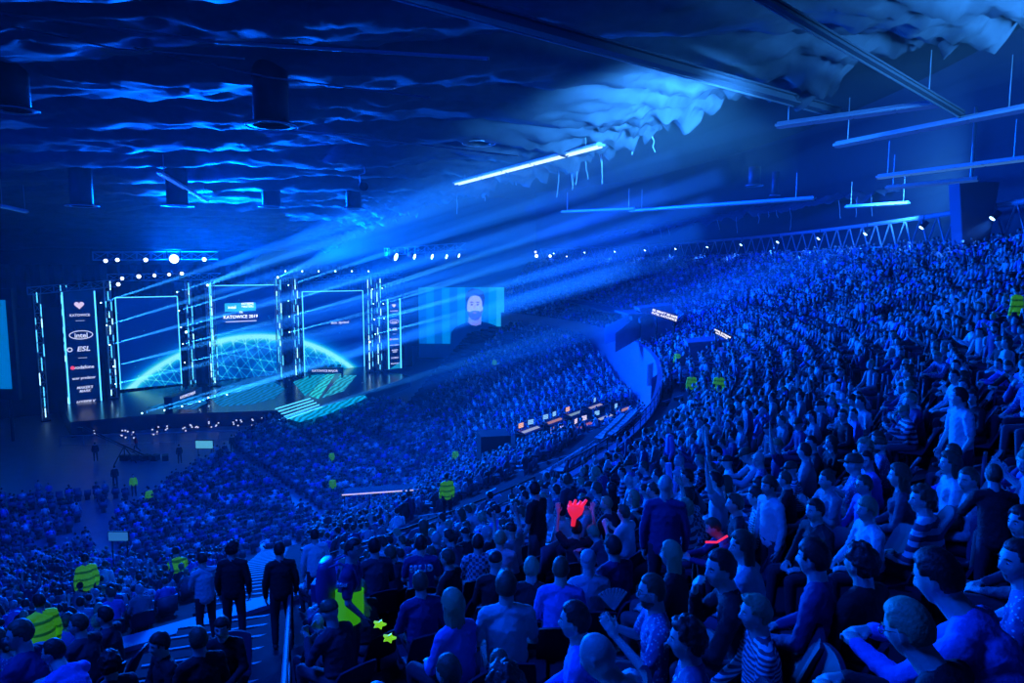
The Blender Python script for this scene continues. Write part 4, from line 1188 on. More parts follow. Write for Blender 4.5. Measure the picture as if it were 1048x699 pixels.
# VIP box wall panels on the far ring
def ring_box(pxa, pya, pxb, pyb, Ya, Yb, h, label):
    a = at(pxa, pya, Ya); b = at(pxb, pyb, Yb); d = (b-a); root = empty('balcony_box', a)
    n = Vector((-d.y, d.x, 0)).normalized()
    m = MB(); m.prism([Vector((0, 0, 0)), d, d+Vector((0, 0, -h)), Vector((0, 0, -h))], n*-.25); m.build('front_panel', wallm, root)
    m = MB(); m.prism([Vector((0, 0, -.1)), d+Vector((0, 0, -.1)), d+Vector((0, 0, -.1))-n*2.5, Vector((0, 0, -.1))-n*2.5], (0, 0, -.2)); m.build('deck', concrete, root)
    for t in (0, .5, 1):
        m = MB(); q = d*t-n*1.5; m.box(q+Vector((0, 0, -.6)), (.2, 1.6, .5)); m.build('bracket', concrete, root)
    tag(root, label, 'balcony')
ring_box(595, 306, 645, 318, 92, 76, 1.2, 'blue fronted balcony at the far end of the ring')
ring_box(655, 316, 672, 320, 66, 60, 1.3, 'short blue fronted balcony left of the lettered sign')

# rim truss over the last row with small spotlights
root = empty('rim_truss', (0, 0, 0)); m = MB(); m2 = MB(); m3 = MB()
prev = None; ph = R(50); i = 0
while ph < R(150):
    x, y = bowl(ph, 1.035); p = Vector((x, y, 20.6))
    if prev is not None:
        m.tube(prev, p, .16, 8); m3.tube(prev+Vector((0, 0, -1.9)), p+Vector((0, 0, -1.9)), .07, 6)
        mid = prev.lerp(p, .5)+Vector((0, 0, -1.9)); m2.tube(prev, mid, .06, 5); m2.tube(mid, p, .06, 5)
    prev = p; ph += 2.2/math.hypot(A*math.cos(ph), B*math.sin(ph))
beamp = mat('rim_truss_paint', (.30, .33, .42), .5)
m.build('top_chord', beamp, root); m3.build('lower_chord', beamp, root); m2.build('web_braces', beamp, root); tag(root, 'long blue lattice truss curving over the last rows of the stand', 'truss')
ph = R(54); i = 0
while ph < R(146):
    x, y = bowl(ph, 1.015); p = Vector((x, y, 19.9)); q = project(p)
    if q and q[0] < 1060:
        d = Vector((math.cos(inward(x, y)), math.sin(inward(x, y)), -1.1)).normalized()
        r_ = empty('rim_spotlight', p); mm = MB(); mm.lathe([(.01, -.35), (.16, -.3), (.18, .2), (.16, .2)], (0, 0, 0), d, 12); mm.tube((0, 0, .1), (0, 0, .7), .03); mm.build('lamp_body', head_body, r_)
        mm = MB(); mm.lathe([(0, .19), (.15, .19), (.15, .22), (0, .23)], (0, 0, 0), d, 12); mm.build('lens', emat('rim_lens', (.35, .7, 1.0), 9), r_)
        nm = ('nearest', 'second nearest', 'third nearest', 'fourth nearest', 'fifth nearest', 'sixth nearest', 'seventh nearest', 'eighth nearest', 'ninth nearest', 'tenth nearest', 'eleventh nearest', 'twelfth nearest')
        tag(r_, '%s small spotlight hanging under the rim truss' % nm[min(i, 11)], 'spotlight', 'spotlights along the rim truss')
        spot_light('rim_light', p+d*.3, p+d*20+Vector((0, 0, -4)), 1500, (.02, .16, 1), 75, .6, .1); i += 1
    ph += 8.5/math.hypot(A*math.cos(ph), B*math.sin(ph))

# ------------------------------------------------------------------ strip lights, duct lamps, threads under the roof
def strip_light(a, Ya, b, Yb, lab, col, s, n=3, hang=2.0, w_=.16):
    p0 = at(*a, Ya); p1 = at(*b, Yb); d = p1-p0; L = d.length; root = empty('strip_light', p0.lerp(p1, .5)); rot = d.to_track_quat('X', 'Z').to_matrix(); ex = d/L
    m = MB(); m.box((0, 0, .10), (L, w_*2.2, .10), rot); m.box((0, 0, .19), (L*.99, w_*.9, .10), rot); m.build('housing', mat('strip_housing', (.55, .6, .68), .4, .3), root)
    side = Vector(rot @ Vector((0, 1, 0)))
    for k in range(n):
        c = ex*(L*(k+.5)/n-L/2)
        for q in (-1, 1):
            m = MB(); m.tube(c-ex*L/n*.47+side*q*w_*.55, c+ex*L/n*.47+side*q*w_*.55, .045, 8); m.build('tube', emat('tube%.2f_%.2f' % (col[0], s), col, s), root)
    for k in (-.42, .42):
        m = MB(); m.tube(ex*L*k+Vector((0, 0, .15)), ex*L*k+Vector((0, 0, hang)), .02, 5); m.build('suspension_wire', steel, root)
    tag(root, lab, 'ceiling light', 'strip lights under the roof')
strip_light((467, 189), 50, (615, 150), 37, 'long white strip light glowing brightest, below the torn cloth edge', (.50, .75, 1.0), 1.8, 5, 2.0, .28)
strip_light((795, 131), 30, (966, 108), 25, 'blue strip light at the upper right, higher of the near pair', (.01, .07, .50), .6, 4)
strip_light((855, 151), 31, (1052, 113), 24, 'blue strip light running to the right edge, lower of the near pair', (.01, .06, .48), .6, 4)
strip_light((898, 183), 40, (1052, 164), 33, 'pale blue strip light at the right edge below the crumpled cloth', (.05, .22, .70), .6, 4)
strip_light((907, 194), 42, (1001, 185), 38, 'short blue strip light under the pale one at the right', (.02, .12, .60), .55, 3)
strip_light((645, 217), 66, (834, 204), 50, 'faint long strip light low over the upper stand', (.01, .10, .50), .5, 5)
strip_light((866, 213), 55, (930, 209), 50, 'faint short strip light over the upper stand', (.01, .09, .50), .45, 2)
strip_light((163, 178), 44, (212, 207), 56, 'slanting blue strip light hanging in the left half', (.02, .12, .75), .8, 3)
strip_light((0, 212), 50, (28, 218), 52, 'faint strip light cut off by the left edge', (.01, .05, .5), .5, 2)
strip_light((575, 218), 70, (650, 215), 64, 'faint strip light in the haze over the middle of the hall', (.01, .10, .45), .4, 3)
ductm = mat('black_duct', (.03, .035, .05), .5)
ringm = mat('duct_ring', (.45, .55, .7), .35, .2)
for (px, py, wpx, Y, lab) in ((278, 129, 50, 28, 'biggest black can lamp with a ring rim, hanging from the cloth at upper centre left'), (14, 113, 44, 29, 'black can lamp with a ring rim cut off by the left edge'), (490, 147, 33, 40, 'black can lamp by the torn cloth edge at upper centre'),
    (182, 211, 30, 50, 'small black can lamp right of the slanting strip light'), (278, 212, 26, 56, 'small black can lamp below the biggest one'), (84, 211, 30, 50, 'small black can lamp at the left under the cloth'), (362, 214, 22, 58, 'small faint can lamp near the centre under the cloth'),
    (772, 190, 17, 56, 'black can hanging against the far crumpled cloth'), (793, 200, 10, 58, 'small pale can right of the black one by the far cloth')):
    r_ = wpx/2*Y/F; p = at(px, py, Y); root = empty('can_lamp', p); Hc = cloth_z(p.x, p.y)+1.0-p.z
    m = MB(); m.lathe([(r_*.55, .1), (r_*.68, .12), (r_*.68, Hc), (0, Hc)], (0, 0, 0), (0, 0, 1), 24); m.build('can', ductm, root, True)
    m = MB(); m.lathe([(r_*.70, 0), (r_, 0), (r_*1.0, .06), (r_*.70, .14), (r_*.66, .10), (r_*.70, 0)], (0, 0, 0), (0, 0, 1), 32); m.build('ring_rim', ductm, root, True)
    m = MB(); ringpts = [(r_*math.cos(2*PI*i/32), r_*math.sin(2*PI*i/32), 0) for i in range(33)]; m.path(ringpts, .022, 5); m.build('rim_edge', emat('rim_glint', (.02, .22, .75), .55) if False else ringm, root)
    tag(root, lab, 'lamp', 'black can lamps under the roof')
rr = random.Random(12); straps = []
for k in range(34):   # threads and loose strips that hang from the torn edges
    if k < 14: Y = rr.uniform(30, 60); x = cloth_edge(Y)+rr.uniform(-.3, .3); z = cloth_z(x, Y)-.6
    else: x, Y = lip(rr.uniform(.32, .9)); z = CZ+8.2-.022*Y-.3
    m = MB(); L = rr.uniform(.5, 2.4); p = Vector((x, Y, z)); pts = [p]
    for q in range(5): p = p+Vector((rr.uniform(-.08, .12), rr.uniform(-.1, .1), -L/5)); pts.append(p)
    m.path(pts, .025, 4); straps.append((k >= 14, (project(tuple(pts[0])) or (0,))[0], m.build('hanging_strap', mat('strap', (.6, .65, .7), .6)), 'from the %s' % ('torn edge of the main roof cloth' if k < 14 else 'crumpled outer cloth band'), 'loose straps on the %s cloth' % ('main' if k < 14 else 'outer')))
for q in (False, True):
    for n_, s_ in enumerate(sorted((s_ for s_ in straps if s_[0] == q), key=lambda s_: s_[1])): tag(s_[2], '%s%s loose strap hanging %s' % (ORD[n_], ' from the left' if n_ else '', s_[3]), 'strap', s_[4])
# hook with lamp near (372,188)
p = at(372, 190, 46); root = empty('work_light', p); m = MB(); m.lathe([(.05, -.3), (.28, -.2), (.3, .25), (.05, .3)], (0, 0, 0), (.3, -1, -.4), 14); m.build('lamp_body', blackm, root); m = MB(); m.path([(-.2, 0, .2), (-.25, 0, .7), (.1, 0, .8), (.1, 0, 1.6)], .03); m.build('bracket', steel, root); tag(root, 'small dark work light on a bracket under the middle of the cloth', 'lamp')
# ------------------------------------------------------------------ people
skin_m = mat('skin', (.66, .50, .44), .5, bump=.08, scale=60); lip_m = mat('lips', (.42, .18, .16), .45)
shirt_m = obj_color_mat('shirt_cloth', .85); trouser_m = obj_color_mat('trouser_cloth', .85, .2, 30); hair_m = obj_color_mat('hair', .55, .25, 60)
shoe_m = mat('shoe', (.04, .04, .05), .5); eye_m = mat('eye_white', (.75, .75, .75), .25); iris_m = mat('iris', (.03, .02, .02), .2)
frame_m = mat('glasses_frame', (.02, .02, .02), .3)
def pattern_mat(name, kind, c1, c2, sc1=20.0):
    m = mat(name, c1, .85); nt = m.node_tree; N = nt.nodes; b = N['Principled BSDF']; tc = N.new('ShaderNodeTexCoord')
    mix = N.new('ShaderNodeMix'); mix.data_type = 'RGBA'; mix.inputs[6].default_value = (*c1, 1); mix.inputs[7].default_value = (*c2, 1)
    if kind == 'stripe':
        w_ = N.new('ShaderNodeTexWave'); w_.bands_direction = 'Z'; w_.inputs['Scale'].default_value = sc1; w_.inputs['Distortion'].default_value = .6; nt.links.new(tc.outputs['Object'], w_.inputs['Vector']); f = w_.outputs['Fac']
        g = N.new('ShaderNodeMath'); g.operation = 'GREATER_THAN'; g.inputs[1].default_value = .5; nt.links.new(f, g.inputs[0])
    elif kind == 'check':
        w_ = N.new('ShaderNodeTexChecker'); w_.inputs['Scale'].default_value = sc1; nt.links.new(tc.outputs['Object'], w_.inputs['Vector']); g = N.new('ShaderNodeMath'); g.operation = 'MULTIPLY'; g.inputs[1].default_value = 1; nt.links.new(w_.outputs['Fac'], g.inputs[0])
    else:
        w_ = N.new('ShaderNodeTexVoronoi'); w_.inputs['Scale'].default_value = sc1; nt.links.new(tc.outputs['Object'], w_.inputs['Vector'])
        g = N.new('ShaderNodeMath'); g.operation = 'LESS_THAN'; g.inputs[1].default_value = .28; nt.links.new(w_.outputs['Distance'], g.inputs[0])
    nt.links.new(g.outputs[0], mix.inputs[0]); nt.links.new(mix.outputs[2], b.inputs['Base Color']); return m
PAT = {'stripes': pattern_mat('striped_knit', 'stripe', (.08, .09, .14), (.75, .78, .8), 10), 'stars': pattern_mat('star_print', 'dots', (.10, .12, .25), (.8, .85, .9), 16),
       'dots': pattern_mat('speckled_print', 'dots', (.10, .16, .35), (.75, .8, .85), 38), 'checks': pattern_mat('checked_cloth', 'check', (.07, .08, .12), (.55, .58, .65), 22), 'broad': pattern_mat('broad_striped_knit', 'stripe', (.06, .07, .12), (.65, .7, .75), 3.2)}
HAIR = {}
for st in ('short', 'crop', 'curly', 'long', 'quiff', 'fringe', 'bob'): HAIR[st] = make_hair(st, len(HAIR))
HAIR['cap'] = make_cap()
for st, me in HAIR.items(): me.materials.append(hair_m)
HAIR = {st: (lighter(me, 4000) if len(me.polygons) > 4000 else me) for st, me in HAIR.items()}
HAIRF = {st: lighter(me, 650) for st, me in HAIR.items()}
eyes_me = make_eyes(); eyes_me.materials.append(eye_m); eyes_me.materials.append(iris_m)
brow_me = make_brows(); brow_me.materials.append(hair_m)
glass_me = make_glasses(); glass_me.materials.append(frame_m)
beard_me = make_beard(); beard_me.materials.append(hair_m)
def prep(kind, **kw):
    P = make_pose(kind, **kw); me = P['meshes']
    me['body'].materials.append(skin_m); me['body'].materials.append(lip_m); me['shirt'].materials.append(shirt_m); me['trousers'].materials.append(trouser_m); me['shoes'].materials.append(shoe_m)
    P['near'] = dict(body=lighter(me['body'], 10000), shirt=lighter(me['shirt'], 3500), trousers=lighter(me['trousers'], 1200), shoes=lighter(me['shoes'], 500))
    P['far'] = dict(body=lighter(P['near']['body'], 2600), shirt=lighter(P['near']['shirt'], 1000), trousers=lighter(P['near']['trousers'], 400), shoes=lighter(P['near']['shoes'], 160))
    for v in me.values(): bpy.data.meshes.remove(v)
    return P
VX = .0082
PO = {}
for k, kw in (('sit_lap', {}), ('sit_lap_turn', {}), ('sit_lean', {}), ('sit_lean_turn', {}), ('sit_chin', {}), ('sit_cross', {}), ('sit_phone', {}), ('stand', {}), ('stand_turn', {}), ('stand_rail', {}), ('stand_walk', {}), ('stand_cheer', {})):
    PO[k] = prep(k, voxel=VX, **kw)
for k, kw in (('sit_clap', {}), ('sit_cheer', {}), ('sit_lap', {}), ('stand_phone', {}), ('stand_look_back', {}), ('sit_lap_turn', {})):
    PO[k+'_t'] = prep(k, voxel=VX, long_sleeve=False, **kw)
for k, kw in (('sit_lap', {}), ('sit_clap', {}), ('sit_lap_turn', {})):
    PO[k+'_w'] = prep(k, voxel=VX, long_sleeve=(k != 'sit_clap'), female=True, **kw)
HCOL = {'dark': (.035, .025, .02, 1), 'brown': (.13, .08, .045, 1), 'fair': (.45, .34, .18, 1), 'grey': (.4, .4, .4, 1), 'black': (.012, .012, .012, 1)}
SCOL = {'black': (.02, .02, .025, 1), 'dark': (.05, .06, .09, 1), 'navy': (.03, .05, .18, 1), 'grey': (.25, .27, .30, 1), 'pale': (.60, .63, .68, 1), 'white': (.82, .84, .86, 1), 'blue': (.10, .22, .70, 1), 'hi-vis yellow': (.55, .95, .02, 1), 'red': (.8, .03, .04, 1), 'teal': (.15, .45, .5, 1)}
hv = mat('glowing_hi_vis_cloth', (.30, .9, .03), .7, emit=(.10, .75, .04), strength=.20)  # emission painted in so the vests stay bright in blue light
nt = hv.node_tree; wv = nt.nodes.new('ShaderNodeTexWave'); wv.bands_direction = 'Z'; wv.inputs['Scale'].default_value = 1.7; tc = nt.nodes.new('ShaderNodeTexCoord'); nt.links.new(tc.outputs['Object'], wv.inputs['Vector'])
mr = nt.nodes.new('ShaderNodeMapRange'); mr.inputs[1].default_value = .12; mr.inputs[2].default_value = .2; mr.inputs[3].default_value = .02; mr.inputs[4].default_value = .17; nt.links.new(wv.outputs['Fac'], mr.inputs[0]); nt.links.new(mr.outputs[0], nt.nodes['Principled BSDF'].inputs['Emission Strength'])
npeople = [0]
def person(pose, x, y, z, ang, s, shirt='dark', hair='short', hcol='brown', trousers=(.03, .035, .05, 1), glasses=False, beard=False, pat=None, eyes=True, label='', group=None, name='person', fine=False, shoes=True):
    P = PO[pose]; me = P['near' if fine else 'far']; HR = HAIR if fine else HAIRF; npeople[0] += 1
    b = bpy.data.objects.new(name, me['body']); COL.objects.link(b); b.location = (x, y, z); b.rotation_euler = (0, 0, ang-PI/2); b.scale = (s, s, s)
    def ch(n, m, M=None, col=None):
        o = bpy.data.objects.new(n, m); COL.objects.link(o); o.parent = b
        if M is not None: o.matrix_local = M
        if col: o.color = col
        return o
    so = ch('shirt', me['shirt'], col=SCOL[shirt] if isinstance(shirt, str) else shirt)
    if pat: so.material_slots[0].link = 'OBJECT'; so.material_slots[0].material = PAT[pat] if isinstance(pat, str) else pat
    ch('trousers', me['trousers'], col=trousers)
    if shoes: ch('shoes', me['shoes'])
    if hair and hair != 'bald': ch('cap' if hair == 'cap' else 'hair', HR[hair], P['Mh'], HCOL[hcol])
    if eyes: ch('eyes', eyes_me, P['Mh']); ch('eyebrows', brow_me, P['Mh'], HCOL[hcol])
    if glasses: ch('glasses', glass_me, P['Mh'])
    if beard: ch('beard', beard_me, P['Mh'], HCOL[hcol])
    tag(b, label, 'person', group); return b, so
taken = []
def seat_label(lab):
    w_ = lab.replace(',', '').split()
    if len(w_) > 13: w_ = w_[:13]
    while w_[-1] in ('a', 'the', 'of', 'in', 'on', 'at', 'and', 'with', 'to', 'by', 'his', 'an'): w_.pop()
    return 'seat under the '+' '.join(w_)
# how tall each head reads in the photograph
HPX = {(612, 672): 55, (588, 636): 37, (702, 655): 42, (773, 628): 42, (667, 606): 37, (737, 583): 34, (832, 572): 44, (880, 577): 40, (930, 645): 56, (960, 592): 52, (943, 512): 30, (1017, 487): 24, (991, 492): 20,
       (972, 475): 20, (975, 464): 17, (920, 488): 22, (887, 522): 22, (834, 523): 21, (884, 497): 20, (846, 492): 17, (787, 498): 16, (752, 516): 20, (730, 540): 19, (681, 497): 17, (627, 560): 22, (602, 575): 22,
       (574, 583): 25, (544, 582): 22, (518, 600): 30, (463, 620): 34, (430, 597): 22, (431, 557): 17, (458, 572): 20, (489, 556): 16, (512, 552): 16, (507, 575): 19, (362, 563): 25, (383, 560): 19, (322, 548): 15, (286, 563): 15,
       (238, 562): 17, (207, 573): 15, (227, 643): 20, (203, 655): 27, (163, 660): 25, (107, 631): 20, (80, 640): 22, (20, 650): 26, (55, 668): 27, (112, 680): 28, (40, 616): 15, (87, 572): 10, (180, 565): 9, (590, 541): 14}
def hero(px, py, pose, rel, size=1.0, Y0=1.6, Y1=60, hp=0, **kw):
    """stand or seat a person so that the head is met on the line of sight px,py and the feet rest on the terrace there"""
    P = PO[pose]; hc = P['hc']; best = None; d = ray(px, py)
    hp = hp or HPX.get((px, py), 0); ye = .225*F*size/hp if hp else 0
    if ye: Y0, Y1 = ye*.8, ye*1.22
    Y = Y0
    while Y < Y1:
        H = at(px, py, Y); view = math.atan2(d.y, d.x); ang = view+R(rel); a = ang-PI/2
        ox = hc.x*math.cos(a)-hc.y*math.sin(a); oy = hc.x*math.sin(a)+hc.y*math.cos(a)
        x = H.x-ox*size; y = H.y-oy*size; g = ground(x, y); s = (H.z-g)/hc.z
        e = abs(s-size)+(.10*abs(Y-ye)/ye if ye else 0)
        if best is None or e < best[0]-.002: best = (e, Y, x, y, g, s, ang)
        Y += .02
    e, Y, x, y, g, s, ang = best
    s = max(.7*size, min(1.3*size, s))
    # keep the eyes on the line of sight for the final scale
    H = at(px, py, Y); a = ang-PI/2; x = H.x-(hc.x*math.cos(a)-hc.y*math.sin(a))*s; y = H.y-(hc.x*math.sin(a)+hc.y*math.cos(a))*s
    taken.append((x, y)); b, so = person(pose, x, y, g, ang, s, fine=Y < 14, **kw)
    if P['S']:
        place_seat(x-math.cos(ang)*.02, y-math.sin(ang)*.02, g, ang, seat_label(kw['label']), 'occupied seats in the near rows', (.03, .04, .07, 1))
    HEADS.append((px, py, .24*s*F/Y, Y))
    HL.append((px, py, round(Y, 1), round(s, 2), round(.25*s*F/Y)))
    return b, so
HL = []; HEADS = []
# --- the people one can tell apart, from the front row back. rel: 0 = back to us, 90 = looking left, 180 = facing us
hero(612, 672, 'sit_lean', 75, 1.0, shirt='pale', hair='bald', hcol='grey', label='bald man in a pale shirt bending forward at the bottom edge, nearest of all')
hero(588, 636, 'sit_lap', 85, 1.0, shirt='blue', hair='short', hcol='dark', label='dark haired man in profile just behind the bald man at the bottom')
hero(702, 655, 'sit_lap', 95, .92, shirt='navy', pat='stars', hair='curly', hcol='dark', label='curly haired boy in a star print jacket looking left at the bottom')
hero(773, 628, 'sit_lap', 105, .9, pat='stripes', hair='quiff', hcol='fair', label='fair haired boy in a finely striped hooded top at the bottom')
hero(667, 606, 'sit_clap_t', 100, 1.0, pat='dots', hair='crop', hcol='brown', glasses=True, beard=True, label='bearded man with glasses in a speckled shirt holding up a fan of card')
hero(737, 583, 'sit_chin', 95, 1.0, shirt='black', hair='short', hcol='dark', label='dark haired man leaning on his hand behind the striped boy')
hero(832, 572, 'sit_lap', 80, 1.0, shirt='navy', hair='fringe', hcol='black', label='man with a dark bowl haircut and hooded jacket in profile at the lower right')
hero(880, 577, 'sit_lap', 60, 1.0, shirt='black', hair='curly', hcol='black', label='black curly haired person behind the man with the bowl haircut')
hero(930, 645, 'sit_lean', 70, 1.05, shirt='black', hair='short', hcol='fair', glasses=True, label='fair haired person with dark glasses bending down at the bottom right')
hero(960, 592, 'sit_lean', 75, 1.12, shirt='blue', hair='short', hcol='black', label='large man in a bright blue shirt leaning forward at the right edge')
hero(943, 512, 'sit_lap_turn', 75, .95, pat='broad', hair='curly', hcol='brown', label='boy in a broad striped sleeved top turning left at the right side')
hero(1017, 487, 'stand_rail', 20, 1.0, Y0=5, shirt='black', hair='crop', hcol='brown', label='man in a dark jacket seen from behind at the right edge, short cropped hair')
hero(991, 492, 'sit_lap_turn', 100, .95, shirt='grey', hair='short', hcol='brown', label='young person in grey looking left beside the cropped haired man')
hero(972, 475, 'sit_lap_w', 110, .95, shirt='pale', hair='bob', hcol='brown', label='young woman in a pale top looking left at the right side')
hero(975, 470-6, 'sit_lap', 95, .85, shirt='blue', hair='short', hcol='brown', label='child in blue behind the young woman at the right side')
hero(920, 488, 'sit_lap_w', 95, .92, shirt='dark', hair='bob', hcol='brown', label='woman with bobbed brown hair left of the grey clad young person')
hero(887, 522, 'sit_lap', 120, .85, shirt='pale', hair='fringe', hcol='fair', label='small fair boy in a pale shirt facing us at the middle right')
hero(834, 523, 'sit_lap', 130, .92, shirt='black', hair='short', hcol='dark', label='short haired man in black facing us left of the small fair boy')
hero(884, 497, 'sit_lap', 120, .9, shirt='blue', hair='short', hcol='brown', glasses=True, label='boy with glasses in a blue shirt behind the small fair boy')
hero(846, 492, 'sit_clap_t', 120, .9, shirt='grey', hair='short', hcol='brown', label='clapping boy in grey behind the short haired man in black')
hero(787, 498, 'stand', 125, .88, Y0=6, shirt='pale', hair='fringe', hcol='brown', label='standing boy in a pale jumper facing us right of centre')
hero(752, 516, 'sit_lap', 100, .95, Y0=6, shirt='black', hair='quiff', hcol='brown', label='young man in black with swept up hair beside the standing boy')
hero(730, 540, 'sit_lean', 105, .85, shirt='navy', hair='short', hcol='brown', label='boy in a dark padded jacket with a red glowing band around the neck')
hero(681, 497, 'stand', 5, 1.02, Y0=6, shirt='navy', hair='bald', hcol='brown', label='bald man standing with his back to us in a dark jumper')
hero(627, 560, 'sit_lap', 40, 1.0, shirt='navy', hair='quiff', hcol='dark', glasses=True, label='man with glasses and combed dark hair in a navy shirt at the lower centre')
hero(602, 575, 'sit_lap', 10, .95, shirt='teal', hair='cap', hcol='grey', label='person in a pale cap left of the man with glasses')
hero(574, 583, 'sit_lap', 0, 1.0, shirt='blue', hair='crop', hcol='brown', label='crop haired man in a two tone blue shirt seen from behind')
hero(544, 582, 'sit_lap', -5, 1.0, shirt='black', hair='short', hcol='fair', label='fair person in black seen from behind left of the two tone shirt')
hero(518, 600, 'sit_lap_t', 5, 1.08, shirt='pale', hair='quiff', hcol='brown', label='broad man in a pale T-shirt seen from behind at the lower centre')
hero(463, 620, 'sit_lap_w', 40, 1.02, shirt='blue', hair='bob', hcol='fair', label='woman with tied back fair hair in a bright blue top at the bottom')
hero(430, 597, 'sit_lap', 15, .97, shirt='navy', hair='short', hcol='brown', label='brown haired person in navy seen from behind left of the fair woman')
hb_gl, _ = hero(431, 557, 'sit_lap_t', 0, 1.05, Y0=4, shirt='navy', hair='short', hcol='dark', label='man in a navy T-shirt with white letters across the back')
hero(458, 572, 'sit_lap', 60, .98, shirt='black', hair='short', hcol='brown', glasses=True, label='man with glasses and a dark hood right of the lettered T-shirt')
hero(489, 556, 'sit_lap', 5, .95, shirt='grey', pat='checks', hair='short', hcol='dark', label='dark haired person in a checked shirt seen from behind')
hero(512, 552, 'sit_lap', 0, 1.0, shirt='pale', hair='short', hcol='fair', label='fair haired person in a pale shirt seen from behind right of the checks')
hero(507, 575, 'sit_lap', 0, .95, shirt='black', hair='cap', hcol='black', label='person in a black cap seen from behind in front of the pale shirt')
b_bp, _ = hero(362, 563, 'stand_look_back_t', -105, 1.0, Y0=4, shirt='navy', hair='short', hcol='dark', trousers=(.05, .06, .12, 1), label='man with a backpack standing on the aisle stairs, looking back to the right')
hero(383, 560, 'sit_lap', 15, 1.0, Y0=4, shirt='dark', hair='short', hcol='black', label='man with black hair right behind the man with the backpack')
hero(322, 548, 'stand', 10, .98, Y0=7, shirt='white', hair='short', hcol='dark', label='man in a white jacket standing at the head of the aisle')
hero(286, 563, 'stand', 5, 1.02, Y0=7, shirt='black', hair='short', hcol='dark', label='tall man in black standing by the blue stair wall with his back to us')
hero(238, 562, 'stand', -15, 1.02, Y0=7, shirt='black', hair='curly', hcol='black', label='black haired person in a black coat standing behind the lower left rail')
hero(207, 573, 'stand_phone_t', 20, .97, Y0=7, shirt='pale', hair='short', hcol='dark', label='person in a pale shirt standing behind the lower left rail')
hero(227, 643, 'sit_lap', 165, .95, shirt='black', hair='fringe', hcol='dark', label='person in black facing us at the lower left beside the stairs')
hero(203, 655, 'sit_lap', 15, 1.0, shirt='black', hair='short', hcol='brown', label='man in black seen from behind with hunched shoulders at the lower left')
hero(163, 660, 'sit_lap', 110, 1.0, shirt='black', hair='fringe', hcol='dark', label='dark fringed person with a small red light at the lower left')
hero(107, 576+55, 'sit_lap', 60, .95, shirt='dark', hair='short', hcol='dark', label='dark haired person looking left behind the steward at the lower left')
hero(80, 640, 'sit_lap_turn', 40, 1.0, shirt='dark', hair='short', hcol='brown', label='brown haired man in dark clothes at the lower left')
hero(20, 650, 'sit_lap_turn', 50, 1.0, shirt='navy', hair='short', hcol='brown', label='short haired man in navy at the lower left edge')
hero(55, 668, 'sit_lean_turn', 30, 1.0, shirt='blue', hair='crop', hcol='dark', label='cropped haired man in blue leaning at the lower left corner')
hero(112, 680, 'sit_lap', 20, 1.0, shirt='dark', hair='curly', hcol='black', label='curly haired person seen from behind at the bottom left')
# stewards in hi-vis vests
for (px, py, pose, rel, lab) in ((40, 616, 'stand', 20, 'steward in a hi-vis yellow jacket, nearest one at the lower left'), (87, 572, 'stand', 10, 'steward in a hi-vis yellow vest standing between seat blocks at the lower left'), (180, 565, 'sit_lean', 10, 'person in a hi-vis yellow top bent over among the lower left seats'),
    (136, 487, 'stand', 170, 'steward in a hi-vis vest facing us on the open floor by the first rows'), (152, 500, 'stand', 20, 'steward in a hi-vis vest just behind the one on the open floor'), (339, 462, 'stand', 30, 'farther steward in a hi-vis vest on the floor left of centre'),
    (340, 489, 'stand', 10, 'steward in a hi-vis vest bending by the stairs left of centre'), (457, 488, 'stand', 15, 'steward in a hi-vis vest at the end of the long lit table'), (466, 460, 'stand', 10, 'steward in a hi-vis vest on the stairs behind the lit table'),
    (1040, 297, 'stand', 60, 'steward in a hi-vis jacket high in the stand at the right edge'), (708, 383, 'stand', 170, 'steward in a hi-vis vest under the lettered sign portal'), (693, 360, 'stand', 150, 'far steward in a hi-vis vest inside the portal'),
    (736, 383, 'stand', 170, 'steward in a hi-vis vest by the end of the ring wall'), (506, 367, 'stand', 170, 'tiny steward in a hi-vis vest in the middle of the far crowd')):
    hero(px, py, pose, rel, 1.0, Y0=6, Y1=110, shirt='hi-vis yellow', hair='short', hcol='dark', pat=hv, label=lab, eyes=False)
hero(117, 478, 'stand', 0, 1.0, Y0=30, Y1=90, shirt='black', hair='short', hcol='dark', label='person in black walking across the open floor near the barrier', eyes=False)
hero(138, 446, 'stand_walk', 90, 1.0, Y0=30, Y1=90, shirt='red', hair='short', hcol='dark', label='person in a red top standing by the camera crane', eyes=False)
hero(97, 454, 'stand', 0, 1.0, Y0=30, Y1=90, shirt='black', hair='short', hcol='dark', label='person in black standing left of the camera crane', eyes=False)
hero(183, 456, 'stand', 20, 1.0, Y0=30, Y1=90, shirt='black', hair='short', hcol='dark', label='person in black at the edge of the floor seats', eyes=False)
hero(237, 446, 'stand', 20, 1.0, Y0=30, Y1=90, shirt='black', hair='short', hcol='dark', label='person in black standing by the barrier screen', eyes=False)
# players and crew seated at the stage desks
for k, (px, py) in enumerate(((184, 401), (190, 399), (196, 397), (202, 394), (321, 374), (328, 374), (335, 374), (341, 374), (292, 389), (296, 392))):
    p = at_z(px, py, DECK+1.15); n = ('first', 'second', 'third', 'fourth', 'first', 'second', 'third', 'fourth', 'left', 'right')[k]
    q = p-SN*(.9 if k < 8 else 0)
    person('sit_lap' if k < 8 else 'stand', q.x, q.y, DECK, math.atan2(SN.y, SN.x), 1.0, shirt='dark', label=('%s player from the left at the left stage desk' % n) if k < 4 else ('%s player from the left at the right stage desk' % n) if k < 8 else '%s of two hosts standing in the middle of the stage' % n, group='people on the stage', eyes=False)
    if k < 8: place_seat(q.x, q.y, DECK, math.atan2(SN.y, SN.x), 'dark chair of the %s player from the left at the %s stage desk' % (n, 'left' if k < 4 else 'right'), 'chairs behind the stage desks')
